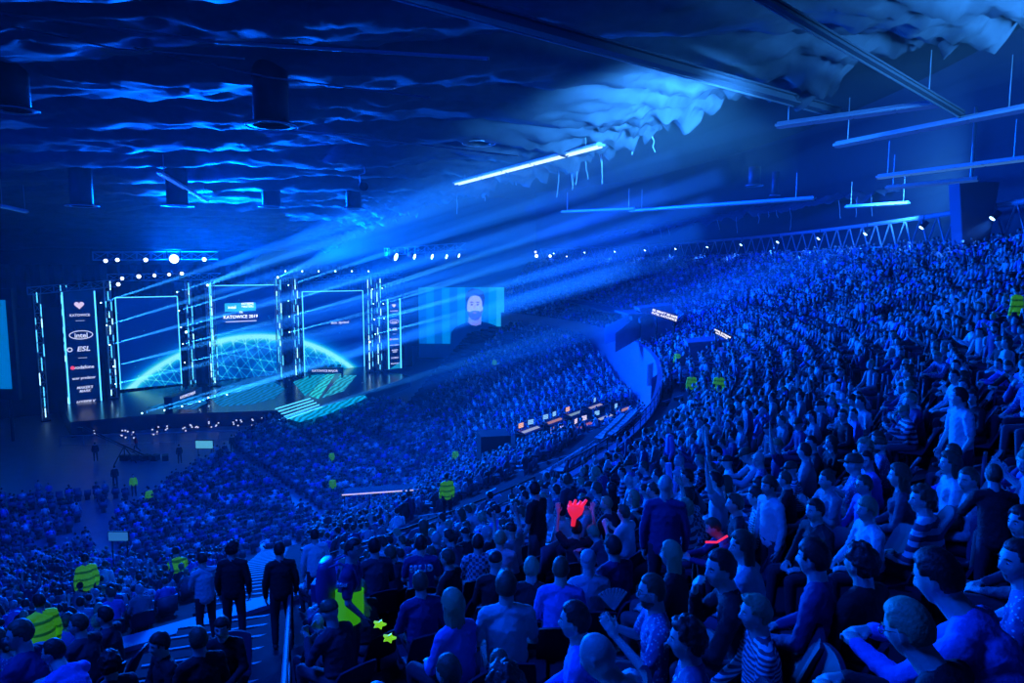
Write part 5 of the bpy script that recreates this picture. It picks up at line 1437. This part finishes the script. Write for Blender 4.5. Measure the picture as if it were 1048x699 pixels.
# mixing crew
for k in range(5):
    p = FM @ Vector((-5.2+k*2.7, .3, 0)); person('sit_phone' if k % 2 else 'stand', p.x, p.y, fz, fang, 1.0, shirt=('black', 'blue', 'dark', 'navy', 'black')[k], hair=('short', 'cap', 'curly', 'crop', 'short')[k], hcol='dark', label='%s from the left of the crew at the mixing consoles' % ('first', 'second', 'third', 'fourth', 'fifth')[k], group='mixing crew on the riser', eyes=False)
    if k % 2: place_seat(p.x, p.y, fz, fang, '%s chair on the mixing riser' % ('left', 'right')[k > 2], 'chairs on the mixing riser')

# --- props that single people wear or hold
def local(b, v): return b.matrix_basis @ Vector(v)
# lettering on the back of the T-shirt
P = PO['sit_lap_t']; 
text_mesh('GL3SS', .12, 'shirt_letters', emat('reflective_letters', (.4, .6, .95), .6) if False else mat('white_print', (.85, .88, .9), .5), Matrix.Translation((0, P['ch'].y-.150, P['ch'].z+.06)) @ Matrix.Rotation(PI, 4, 'Z') @ Matrix.Rotation(PI/2-.1, 4, 'X') , hb_gl, extrude=.022, bold=False)
# backpack
P = PO['stand_look_back_t']
bp = empty('backpack'); bp.parent = None
m = MB(); vs = []
for j in range(9):
    t = j/8.0; z = .98+t*.48; w_ = .15*(1-.25*abs(t-.45)**2*4*.5); dpt = .10*(1-.6*(t-.4)**2*2)
    for i in range(14):
        a = 2*PI*i/14; vs.append((w_*math.copysign(abs(math.cos(a))**.6, math.cos(a)), -.245+dpt*math.copysign(abs(math.sin(a))**.6, math.sin(a)), z))
fs = [(j*14+i, j*14+(i+1) % 14, (j+1)*14+(i+1) % 14, (j+1)*14+i) for j in range(8) for i in range(14)]+[tuple(range(13, -1, -1)), tuple(range(112, 126))]
m.add(vs, fs); pm = mat('backpack_nylon', (.06, .09, .30), .45, bump=.3); m.build('bag', pm, bp, True)
m = MB(); m.box((0, -.36, 1.13), (.20, .05, .20)); m.build('front_pocket', pm, bp)
for s in (-1, 1):
    m = MB(); m.path([(s*.09, -.18, 1.42), (s*.10, -.06, 1.475), (s*.10, .09, 1.40), (s*.11, .13, 1.25), (s*.13, .04, 1.08), (s*.12, -.17, 1.03)], .016, 6); m.build('strap', pm, bp)
text_mesh('IEM', .07, 'bag_letters', mat('bag_print', (.5, .6, .7), .4), Matrix.Translation((0, -.388, 1.13)) @ Matrix.Rotation(PI/2, 4, 'X'), bp)
bp.matrix_basis = b_bp.matrix_basis.copy(); tag(bp, 'dark blue backpack with a front pocket worn by the man on the stairs', 'backpack')
m = MB(); m.prism([(-.17, .0, .86), (.17, .0, .86), (.185, .0, 1.12), (-.185, .0, 1.08)], (0, .01, 0))
vs = []; n = 28    # green hem of his T-shirt, a band around the waist
for j, z in enumerate((.80, .90, 1.0, 1.13)):
    for i in range(n):
        a = 2*PI*i/n; r = 1.0+.02*(3-j); vs.append((.192*r*math.cos(a), .150*r*math.sin(a)+.005+(z-.95)*.05, z+(.05*math.cos(a) if j == 3 else 0)))
m = MB(); m.add(vs, [(j*n+i, j*n+(i+1) % n, (j+1)*n+(i+1) % n, (j+1)*n+i) for j in range(3) for i in range(n)])
m.v += [(x*.96, y*.96, z) for x, y, z in m.v]; k = 4*n; m.f += [tuple(k+q for q in reversed(f)) for f in m.f[:3*n]]; m.m += [0]*(3*n)
gh = m.build('green_shirt_hem', mat('glowing_green_cloth', (.10, .85, .02), .8, bump=.3, emit=(.08, .8, .01), strength=.26), b_bp, True)  # the hem's brightness is painted in by emission
text_mesh('GG365', .04, 'sleeve_letters', mat('white_print'), Matrix.Translation((.245, 0, 1.30)) @ Matrix.Rotation(PI/2, 4, 'Z') @ Matrix.Rotation(PI/2, 4, 'X'), b_bp, extrude=.02)
# red glowing foam hand held up near the centre
p = at(588, 527, 9.3); root = empty('foam_hand', p); m = MB()
redm = mat('red_foam', (.9, .03, .04), .6, emit=(1.0, .02, .08), strength=.75)
m.lathe([(0, -.16), (.03, -.16), (.035, -.05), (.10, .03), (.12, .12), (.06, .15), (0, .15)], (0, 0, 0), (.15, 0, 1), 12); m.build('palm', redm, root, True)
for k in range(4):
    m = MB(); m.tube((-.08+k*.05, 0, .08), (-.06+k*.075, -.01, .20+.02*(k % 2)), .028, 8, .02); m.build('finger', redm, root)
tag(root, 'red glowing foam hand held up above the crowd near the centre', 'foam hand')
hero(590, 541, 'sit_cheer_t', 10, .95, Y0=5, shirt='black', hair='short', hcol='dark', label='spectator raising the red foam hand')
# red band on the boy
p = at(735, 552, HL[22][2]-.12); m = MB(); m.path([p+Vector((-.14, 0, -.03)), p+Vector((-.02, -.03, -.02)), p+Vector((.10, 0, .04))], .012, 6); tag(m.build('glow_band', emat('red_glow', (1, .03, .12), 1.1)), 'red glowing band worn by the boy in the padded jacket', 'glow band')
# paper fan, cheering sticks, cards
p = at(626, 622, HL[4][2]-.1); root = empty('paper_fan', p, R(20)); 
for k in range(9):
    a = R(-40+10*k); m = MB(); m.box((math.sin(a)*.075, -.004*k, math.cos(a)*.075), (.016, .004, .15), Matrix.Rotation(a, 3, 'Y')); m.build('blade', mat('pale_card', (.7, .8, .85), .5), root)
tag(root, 'pale folded card fan held up by the bearded man with glasses', 'fan')
for k, (xa, ya, xb, yb, Y) in enumerate(((684, 474, 686, 503, 11.5), (694, 478, 689, 507, 11.4))):
    a = at(xa, ya, Y); b = at(xb, yb, Y); m = MB(); m.tube(a, b, .055, 14, .05); tag(m.build('cheering_stick', mat('balloon_plastic', (.35, .5, .85), .25)), ('left' if k == 0 else 'right')+' one of two inflated cheering sticks by the bald standing man', 'cheering stick', 'cheering sticks')
for (px, py, Y, lab) in ((388, 615, 5.2, 'lower yellow green star badge beside the man with the backpack'), (398, 629, 5.0, 'bright yellow green star badge at the edge of the stairs'), (731, 537-6, 9.0, ''),):
    if not lab: continue
    p = at(px, py+25, Y); root = m = MB(); pts = []
    for i in range(10):
        a = 2*PI*i/10; r = (.055 if i % 2 == 0 else .028); pts.append(p+Vector((r*math.cos(a), 0, r*math.sin(a)*.7)))
    m.prism(pts, (0, .03, 0)); tag(m.build('glow_toy', mat('glow_green', (.3, .9, .05), .5, emit=(.22, .7, .0), strength=.8)), lab, 'toy')

# ------------------------------------------------------------------ the rest of the crowd
rr = random.Random(21)
spots = []; HEADS += [(393, 622, 30, 8), (626, 620, 26, 7), (588, 527, 16, 9.3), (430, 575, 24, 9)]
def try_spot(x, y, z, seated=True, ang=None, occ=.96):
    q = project((x, y, z+1.1))
    if (x-CPL.x)**2+(y-CPL.y)**2 < 7: return
    if not q or q[0] < -45 or q[0] > 1093 or q[1] > 745 or q[1] < 150: return
    if rr.random() > occ: return
    for (hx, hy, hp, hY) in HEADS:      # nobody sits right between the camera and a face one can tell apart
        if y < hY-.25 and y < 16:
            ph_ = .3*F/q[2]
            if abs(q[0]-hx) < .5*hp+.75*ph_ and -1.0*hp-.4*ph_ < q[1]-hy < 1.1*hp+.6*ph_: return
    spots.append((q[2], x, y, z, inward(x, y) if ang is None else ang, seated))
def fill(k, upper):
    rho = (UP0 if upper else LO0)+(k+.52)*DR
    p = -26/A
    pmax = R(150) if upper else R(140)
    while p < pmax:
        x, y = bowl(p, rho); x2, y2 = bowl(p+.001, rho); ds = math.hypot(x2-x, y2-y)/.001
        p += .545/ds
        if any(abs(p-a)*ds < aisle_w(a)+.15 for a in AISLES): continue
        if upper and ((k < 3 and R(44) < p < R(68)) or (k < 2 and R(29) < p <= R(44)) or (k < 1 and R(4) < p < R(21))): continue
        z = z_up(k) if upper else z_lo(k, p)
        if y < 1.2: continue
        if math.hypot(x, y) < 2.3: continue
        if not upper:
            dx, dy = (x-FO.x), (y-FO.y)
            if abs(dx) < 10 and abs(dy) < 9: 
                c_ = Matrix.Rotation(-(fang-PI/2), 2) @ Vector((dx, dy))
                if abs(c_.x) < 8.5 and abs(c_.y) < 4.4: continue
            if k >= NLO-5 and R(44) < p < R(67): continue
            if k >= NLO-1 and (R(4) < p < R(21) or R(29) < p < R(41)): continue
            if 420 < (project((x, y, z)) or (0,))[0] < 545 and R(35) < p < R(50) and k > NLO-9: continue
        occ = .97 if upper else (.72 if p < 0 else .93)
        # darker gaps between the blocks
        if upper and abs(rho-.815) < .006 and p > R(45): occ = .25
        jx, jy = rr.uniform(-.11, .11), rr.uniform(-.10, .10)
        try_spot(x+jx, y+jy, z, rr.random() > .025, None, occ)
for k in range(NUP-1): fill(k, True)
for k in range(NLO): fill(k, False)
# floor seats in front of the stage
fdir = math.atan2(-SN.y, -SN.x)
for i in range(-70, 90):
    for j in range(-45, 60):
        p = Vector((-30, 50, 0))+SE*(i*.56)-SN*(j*.95)
        x, y = p.x, p.y; phi, rho = phirho(x, y)
        if x > CX and rho > LO0-.004: continue
        if x <= CX and (CY-y)/B > LO0-.004: continue
        dist = (p-S0).dot(SN)
        if dist < 6.5 or (x < -26.5 and y > 51+(x+26.5)*.25): continue
        if -28.3 < x < -26.6: continue
        if (i+70) % 22 < 2: continue
        try_spot(x+rr.uniform(-.08, .08), y+rr.uniform(-.08, .08), 0, rr.random() > .05, fdir, .6 if x < -28 else .93)
spots = [s for s in spots if all((s[1]-a)**2+(s[2]-b)**2 > .42**2 for a, b in taken)]
spots.sort(key=lambda s: s[0])
print('SPOTS', len(spots), 'heroes', npeople[0], 'seats', seat_count[0])
NEAR = 300-npeople[0]-2
near, far = spots[:NEAR], spots[NEAR:]
seat_left = 298-seat_count[0]
shirts = ['black', 'dark', 'navy', 'grey', 'pale', 'white', 'blue', 'teal']; sw_ = [5, 5, 4, 4, 3, 2, 4, 1]
sit = ['sit_lap', 'sit_lap_turn', 'sit_lean', 'sit_lean_turn', 'sit_chin', 'sit_cross', 'sit_phone', 'sit_clap_t', 'sit_cheer_t', 'sit_lap_t', 'sit_lap_turn_t', 'sit_lap_w', 'sit_clap_w', 'sit_lap_turn_w']
siw = [5, 6, 2, 3, 2, 4, 2, 3, 1, 4, 4, 3, 1, 3]
stn = ['stand', 'stand_turn', 'stand_walk', 'stand_phone_t', 'stand_look_back_t']
posetxt = {'sit_lap': 'with hands in the lap', 'sit_lap_turn': 'with the head turned left', 'sit_lean': 'leaning forward', 'sit_lean_turn': 'leaning and turned left', 'sit_chin': 'with chin on hand', 'sit_cross': 'with crossed arms', 'sit_phone': 'bent over a phone', 'sit_clap': 'clapping', 'sit_cheer': 'with arms raised',
           'stand': 'standing straight', 'stand_turn': 'standing turned left', 'stand_walk': 'walking', 'stand_phone': 'standing with hands up front', 'stand_look_back': 'standing looking back'}
def zone(x, y, z):
    q = project((x, y, z+1.1)); c = 'lower left' if q[0] < 300 else 'lower centre' if q[0] < 560 else 'centre right' if q[0] < 800 else 'far right'
    r_ = 'in the bottom rows' if q[1] > 600 else 'a few rows up' if q[1] > 530 else 'in the middle rows' if q[1] > 470 else 'in the upper rows'
    return c, r_
seen = {}
nseat_used = 0; seat_far_pts = []
for (dpt, x, y, z, ang, seated) in near:
    for _try in range(40):
        ps = rr.choices(sit, siw)[0] if seated else rr.choice(stn)
        sh_ = rr.choices(shirts, sw_)[0]; wom = ps.endswith('_w'); hr = rr.choice(['long', 'bob', 'long']) if wom else rr.choices(['short', 'crop', 'curly', 'quiff', 'fringe', 'cap', 'bald'], [6, 4, 2, 3, 3, 2, 1])[0]
        hc_ = rr.choices(['dark', 'brown', 'fair', 'black', 'grey'], [4, 5, 3, 2, 1])[0]; gl = rr.random() < .14; bd = (not wom) and rr.random() < .15; pt = rr.choices([None, 'stripes', 'checks', 'dots', 'broad'], [20, 1, 1, 1, 1])[0]
        s = rr.uniform(.90, 1.05)*(.85 if rr.random() < .15 else 1)
        if x > 3: s *= .97
        c, r_ = zone(x, y, z)
        ht = {'bald': 'bald', 'cap': 'cap wearing', 'long': 'long haired', 'bob': 'bob haired', 'short': 'short haired', 'crop': 'crop haired', 'curly': 'curly haired', 'quiff': 'swept haired', 'fringe': 'fringe haired'}[hr]
        col = {'black': 'black', 'dark': 'dark', 'navy': 'navy', 'grey': 'grey', 'pale': 'pale', 'white': 'white', 'blue': 'blue', 'teal': 'greenish'}[sh_] if not pt else {'stripes': 'finely striped', 'checks': 'checked', 'dots': 'speckled', 'broad': 'broad striped'}[pt]
        base = ps[:-2] if ps[-2:] in ('_t', '_w') else ps
        lab = '%s%s in %s top %s, %s %s' % ('bespectacled ' if gl else '', {'long haired': 'long haired person', 'cap wearing': 'person wearing a cap', 'bald': 'bald person'}.get(ht, ht+' person'), col, posetxt[base].replace('with ', '').replace('the ', ''), c, r_.replace('in the ', '').replace('a few rows up', 'lower rows'))
        if lab not in seen: break
    seen[lab] = 1
    person(ps, x, y, z, ang+rr.uniform(-.25, .25)+R(32)*sst(0, 6, x), s, shirt=sh_, hair=hr, hcol=hc_, glasses=gl, beard=bd, pat=pt, eyes=dpt < 13, fine=dpt < 9, shoes=(dpt < 18), label=lab, group='crowd in the %s %s' % (c, r_), trousers=rr.choice([(.02, .025, .04, 1), (.05, .07, .14, 1), (.1, .1, .12, 1)]))
    if seated and seat_left > 0:
        place_seat(x, y, z, ang, seat_label(lab), 'occupied seats in the %s %s' % (c, r_)); seat_left -= 1
    else: seat_far_pts.append((x, y, z, ang))

# the mass beyond: one mesh of small figures
def low_caps(parts, n=5):
    vs = []; fs = []; ci = []
    for (p0, r0, p1, r1, sx, c) in parts:
        p0 = Vector(p0); p1 = Vector(p1); d = p1-p0; L = d.length; d = d/L if L > 1e-6 else Vector((0, 0, 1)); a = Vector((1, 0, 0)); a = a-d*a.dot(d)
        if a.length < .1: a = Vector((0, 0, 1))-d*d.z
        a.normalize(); b = d.cross(a); base = len(vs); vs.append(p0-d*r0)
        rings = [(p0-d*r0*.5, r0*.85), (p0+d*0, r0), (p1, r1), (p1+d*r1*.5, r1*.85)]
        if L < .03: rings = [rings[0], rings[1], rings[3]]
        elif n < 6: rings = [(p0, r0), (p1, r1)]
        for c_, r in rings:
            for i in range(n):
                an = 2*PI*i/n+.3; vs.append(c_+a*math.cos(an)*r*sx+b*math.sin(an)*r)
        vs.append(p1+d*r1); last = len(vs)-1; f0 = len(fs)
        for i in range(n): fs.append((base, base+1+(i+1) % n, base+1+i, base+1+i))
        for k in range(len(rings)-1):
            o = base+1+k*n
            for i in range(n): j = (i+1) % n; fs.append((o+i, o+j, o+n+j, o+n+i))
        o = base+1+(len(rings)-1)*n
        for i in range(n): fs.append((o+i, o+(i+1) % n, last, last))
        ci += [c]*(len(fs)-f0)
    return np.array([tuple(v) for v in vs], np.float32), np.array(fs, np.int64), np.array(ci)
def low_fig(pose, n, far=False):
    P = PO[pose]; hd = P['hc']; Mh = P['Mh'].to_3x3(); fw = Mh @ Vector((0, 1, 0)); parts = []
    parts.append((hd+Vector((0, 0, -.045))+fw*.015, .072, hd+Vector((0, 0, .03))+fw*.012, .078, 1.0, 0))
    parts.append((hd+Vector((0, 0, .03))-fw*.035, .088, hd+Vector((0, 0, .055))-fw*.012, .086, 1.0, 1))
    parts.append((P['hip']+P['up']*.05, .125, P['sh']-P['up']*.02, .095, 1.5, 2))
    for s in (-1, 1):
        E, W, hdn, pn = P['arm']; S0_ = P['sh']+V(s*.165, 0, -.03); e = S0_+V(E.x*s, E.y, E.z); w_ = S0_+V(W.x*s, W.y, W.z)
        parts.append((S0_, .062, e, .05, 1, 2))
        if not far: parts.append((e, .046, w_, .036, 1, 2 if n > 4 and 't' not in pose[-1] else 0)); parts.append((w_, .04, w_+V(hdn.x*s, hdn.y, hdn.z).normalized()*.10, .035, 1, 0))
    for s, h, k_, a_ in legs_of(P):
        parts.append((h, .09, k_, .065, 1, 3))
        if not far: parts.append((k_, .06, a_, .045, 1, 3))
    return low_caps(parts, n)
def low_seat():
    m = MB(); m.box((0, 0, .41), (.44, .42, .04)); m.box((0, -.25, .62), (.44, .04, .42)); m.box((0, 0, .2), (.3, .1, .38))
    return np.array(m.v, np.float32), np.array(m.f, np.int64), np.zeros(len(m.f), int)
lowp = ['sit_lap', 'sit_lap_turn', 'sit_lean', 'sit_cross', 'sit_clap_t', 'sit_cheer_t', 'sit_chin', 'sit_phone']; loww = [6, 6, 3, 3, 3, .8, 2, 2]
lows = ['stand', 'stand_turn']
LF = {(p, n): low_fig(p, abs(n), n < 0) for p in lowp+lows for n in (6, -5)}
print('FIG', len(LF[('sit_lap', 6)][0]), len(LF[('sit_lap', -5)][0]))
LS = low_seat()
def lin(c): return c
def batch(items, name, label, material, seatmode=False):
    V_, F_, C_ = [], [], []; off = 0
    rg = np.random.default_rng(5)
    bykey = {}
    for it in items: bykey.setdefault(it[0], []).append(it)
    for key, its in bykey.items():
        v, f, ci = LS if seatmode else LF[key]
        n = len(its); arr = np.array([i[1:6] for i in its], np.float32)   # x y z ang scale
        th = arr[:, 3]-PI/2; c, s = np.cos(th), np.sin(th)
        X = (v[None, :, 0]*c[:, None]-v[None, :, 1]*s[:, None])*arr[:, 4:5]+arr[:, 0:1]
        Y = (v[None, :, 0]*s[:, None]+v[None, :, 1]*c[:, None])*arr[:, 4:5]+arr[:, 1:2]
        Z = v[None, :, 2]*arr[:, 4:5]+arr[:, 2:3]
        V_.append(np.stack([X, Y, Z], -1).reshape(-1, 3)); nv = len(v)
        F_.append((f[None]+(np.arange(n)*nv)[:, None, None]+off).reshape(-1, 4)); off += n*nv
        if not seatmode:
            skin = np.array([.66, .50, .44])*np.ones((n, 3))*rg.uniform(.8, 1.15, (n, 1))
            hp = np.array([HCOL[k][:3] for k in ('dark', 'brown', 'fair', 'black', 'grey')])[rg.choice(5, n, p=[.3, .33, .17, .12, .08])]
            sp_ = np.array([SCOL[k][:3] for k in shirts])[rg.choice(8, n, p=np.array(sw_)/sum(sw_))]*rg.uniform(.8, 1.2, (n, 1))
            tp = np.array([(.02, .025, .04), (.05, .07, .14), (.10, .10, .12)])[rg.integers(0, 3, n)]
            pal = np.stack([skin, hp, sp_, tp], 1)          # n,4,3
            C_.append(pal[:, ci, :].reshape(-1, 3))
    V_ = np.concatenate(V_); F_ = np.concatenate(F_)
    tri = F_[:, 2] == F_[:, 3]
    cnt = np.where(tri, 3, 4); starts = np.concatenate([[0], np.cumsum(cnt)[:-1]])
    flat = np.empty(cnt.sum(), np.int32); 
    for q in range(3): flat[starts+q] = F_[:, q]
    flat[starts[~tri]+3] = F_[~tri, 3]
    me = bpy.data.meshes.new(name); me.vertices.add(len(V_)); me.vertices.foreach_set('co', V_.astype(np.float32).ravel())
    me.loops.add(len(flat)); me.loops.foreach_set('vertex_index', flat)
    me.polygons.add(len(F_)); me.polygons.foreach_set('loop_start', starts.astype(np.int32))
    if not seatmode:
        at_ = me.attributes.new('cloth_color', 'FLOAT_COLOR', 'FACE'); C = np.concatenate(C_); at_.data.foreach_set('color', np.concatenate([C, np.ones((len(C), 1))], 1).astype(np.float32).ravel())
        me.polygons.foreach_set('use_smooth', [True]*len(F_))
    me.update(calc_edges=True); me.validate()
    me.materials.append(material); o = bpy.data.objects.new(name, me); COL.objects.link(o); print(name, len(V_), len(F_)); return o
cm = mat('crowd_cloth', (.5, .5, .5), .6); a_ = cm.node_tree.nodes.new('ShaderNodeAttribute'); a_.attribute_name = 'cloth_color'; cm.node_tree.links.new(a_.outputs['Color'], cm.node_tree.nodes['Principled BSDF'].inputs['Base Color'])
items = []; sitems = []
for (dpt, x, y, z, ang, seated) in far:
    n = 6 if dpt < 24 else -5
    p = rr.choices(lowp, loww)[0] if seated else rr.choice(lows)
    items.append(((p, n), x, y, z, ang+rr.uniform(-.35, .35)+(R(25)*sst(0, 6, x) if y < 40 else 0), rr.uniform(.86, 1.08)))
    sitems.append((0, x, y, z, ang, 1.0))
for (x, y, z, ang) in seat_far_pts: sitems.append((0, x, y, z, ang, 1.0))
# seats left empty on the floor at the far left
for i in range(-70, 0):
    for j in range(0, 14):
        p = Vector((-30, 50, 0))+SE*(i*.56)-SN*(j*.95)
        if p.x < -28.5 and (CY-p.y)/B < LO0-.004 and p.y < 51+(p.x+26.5)*.25: sitems.append((0, p.x, p.y, 0, fdir, 1.0))
tag(batch(items, 'crowd', '', cm), 'thousands of spectators filling the bowl and the arena floor behind the nearest rows', 'crowd', kind='stuff')
tag(batch(sitems, 'seating', '', mat('dull_seat_plastic', (.10, .13, .20), .45), True), 'endless rows of plastic seats under the distant spectators', 'seats', kind='stuff')
print('HEROES', HL)
# ------------------------------------------------------------------ floor things near the stage
a = at_z(62, 458, .0); b = at_z(270, 451, .0)
root = empty('barrier', a)
d = b-a; n = 9
m = MB(); m.path([Vector((0, 0, 1.1)), d+Vector((0, 0, 1.1))], .05); m.path([Vector((0, 0, .2)), d+Vector((0, 0, .2))], .03); m.build('rail', steel, root)
for i in range(n+1):
    q = d*i/n; m = MB(); m.tube(q, q+Vector((0, 0, 1.1)), .035); m.tube(q+Vector((0, 0, .9)), q+SN*-.8, .03); m.build('post', steel, root)
tag(root, 'long metal crowd barrier across the open floor before the stage', 'barrier')
root = empty('camera_crane', at_z(128, 474, 0)); 
m = MB()
for k in range(3):
    an = 2*PI*k/3; m.tube((0, 0, 1.5), (math.cos(an)*1.0, math.sin(an)*1.0, 0), .05)
m.build('tripod', blackm, root); m = MB(); m.tube((2.2, -.6, .8), (-4.5, 1.4, 3.0), .07, 8); m.tube((2.2, -.6, .6), (-4.5, 1.4, 2.8), .03, 6); m.build('boom', blackm, root)
m = MB(); m.box((-4.6, 1.4, 2.7), (.5, .3, .35)); m.build('camera', blackm, root); m = MB(); m.box((2.3, -.6, .7), (.5, .5, .4)); m.build('counterweight', blackm, root)
m = MB()
for k in range(5): m.box((-.5+k*.9, .9, .25), (.7, .5, .5), Matrix.Rotation(k*.5, 3, 'Z'))
m.build('cases', blackm, root)
tag(root, 'camera crane with a long boom on the open floor', 'camera')
for (px, py, w_, lab, c) in ((209, 455, 1.5, 'small glowing cyan screen on the barrier at the edge of the floor seats', (.10, .5, .75)), (121, 546, .85, 'small pale notice board standing among the left floor seats', (.02, .16, .55)), (466, 376, 1.5, 'tiny glowing screen beyond the far floor crowd', (.1, .5, .8))):
    p = at_z(px, py, 1.3) if px != 121 else at(121, 549, 30); g = 0; root = empty('small_screen', (p.x, p.y, 0), 0)
    m = MB(); m.box((0, 0, p.z), (w_, .08, w_*.45)); m.build('picture', emat('small%d' % px, c, .8), root); m = MB(); m.box((0, .06, p.z), (w_*1.1, .08, w_*.55))
    for s in (-1, 1): m.tube((s*w_*.4, .08, 0), (s*w_*.4, .08, p.z), .03)
    m.build('stand', blackm, root); tag(root, lab, 'screen')
# cheese of lit structures right of the stage
for k, (px, py, Y, w_, h_) in enumerate(((508, 365, 98, 2.2, 3.2), (498, 372, 92, 1.6, 1.4), (521, 348, 90, 1.2, 2.4))):
    p = at(px, py, Y); root = empty('equipment_tower', (p.x, p.y, 0)); zt = p.z+h_/2
    m = MB(); lattice(m, (0, 0, 0), (0, 0, zt), .6, (1, 0, 0), (0, 1, 0)); m.build('lattice', tube_m, root)
    if k < 2:
        for q in range(7):
            m = MB(); m.box((0, -.4, p.z-h_/2+h_*q/6), (w_, .05, h_/14)); m.build('light_bar', emat('greenish_bar', (.05, .42, .55), .8), root)
    else:
        m = MB()
        for q in range(6): m.box((0, -.3-.05*q, zt-.3-.42*q), (w_, .7, .38), Matrix.Rotation(-.05*q, 3, 'X'))
        m.build('speaker', blackm, root)
    tag(root, ('tower of stacked greenish light bars right of the stage', 'small tower of greenish light bars beside the taller one', 'black line array speaker on a mast right of the video screen')[k], 'tower')
# dark column hanging at the right edge of the roof
p = at(997, 226, 40); root = empty('banner_column', (p.x, p.y, p.z)); m = MB(); m.prism([(-1.0, 0, 2.2), (1.3, 0, 2.2), (.9, 0, -1.9), (-.5, 0, -1.9)], (0, 1.0, 0)); m.build('shaft', mat('column_blue', (.10, .12, .22), .7), root); m = MB(); m.tube((0, .5, 2.1), (0, .5, 6.5), .1); m.build('hanger', steel, root); tag(root, 'dark blue tapered column block hanging at the end of the rim truss', 'column')
# haze in the hall
m = MB(); m.box((-20, 66, 15.8), (130, 112, 32.0)); 
hz = bpy.data.materials.new('haze'); hz.use_nodes = True; nt = hz.node_tree; nt.nodes.clear(); out = nt.nodes.new('ShaderNodeOutputMaterial'); vs_ = nt.nodes.new('ShaderNodeVolumeScatter')
vs_.inputs['Color'].default_value = (1, 1, 1, 1); vs_.inputs['Density'].default_value = HAZE; vs_.inputs['Anisotropy'].default_value = .25
nt.links.new(vs_.outputs[0], out.inputs['Volume'])
o = m.build('haze', hz); tag(o, 'thin stage haze hanging in the whole hall', 'haze', kind='stuff')
# small emitters glow but are not aimed at one by one by the light sampler (keeps the picture clean)
for m_ in bpy.data.materials:
    m_.cycles.emission_sampling = 'NONE'
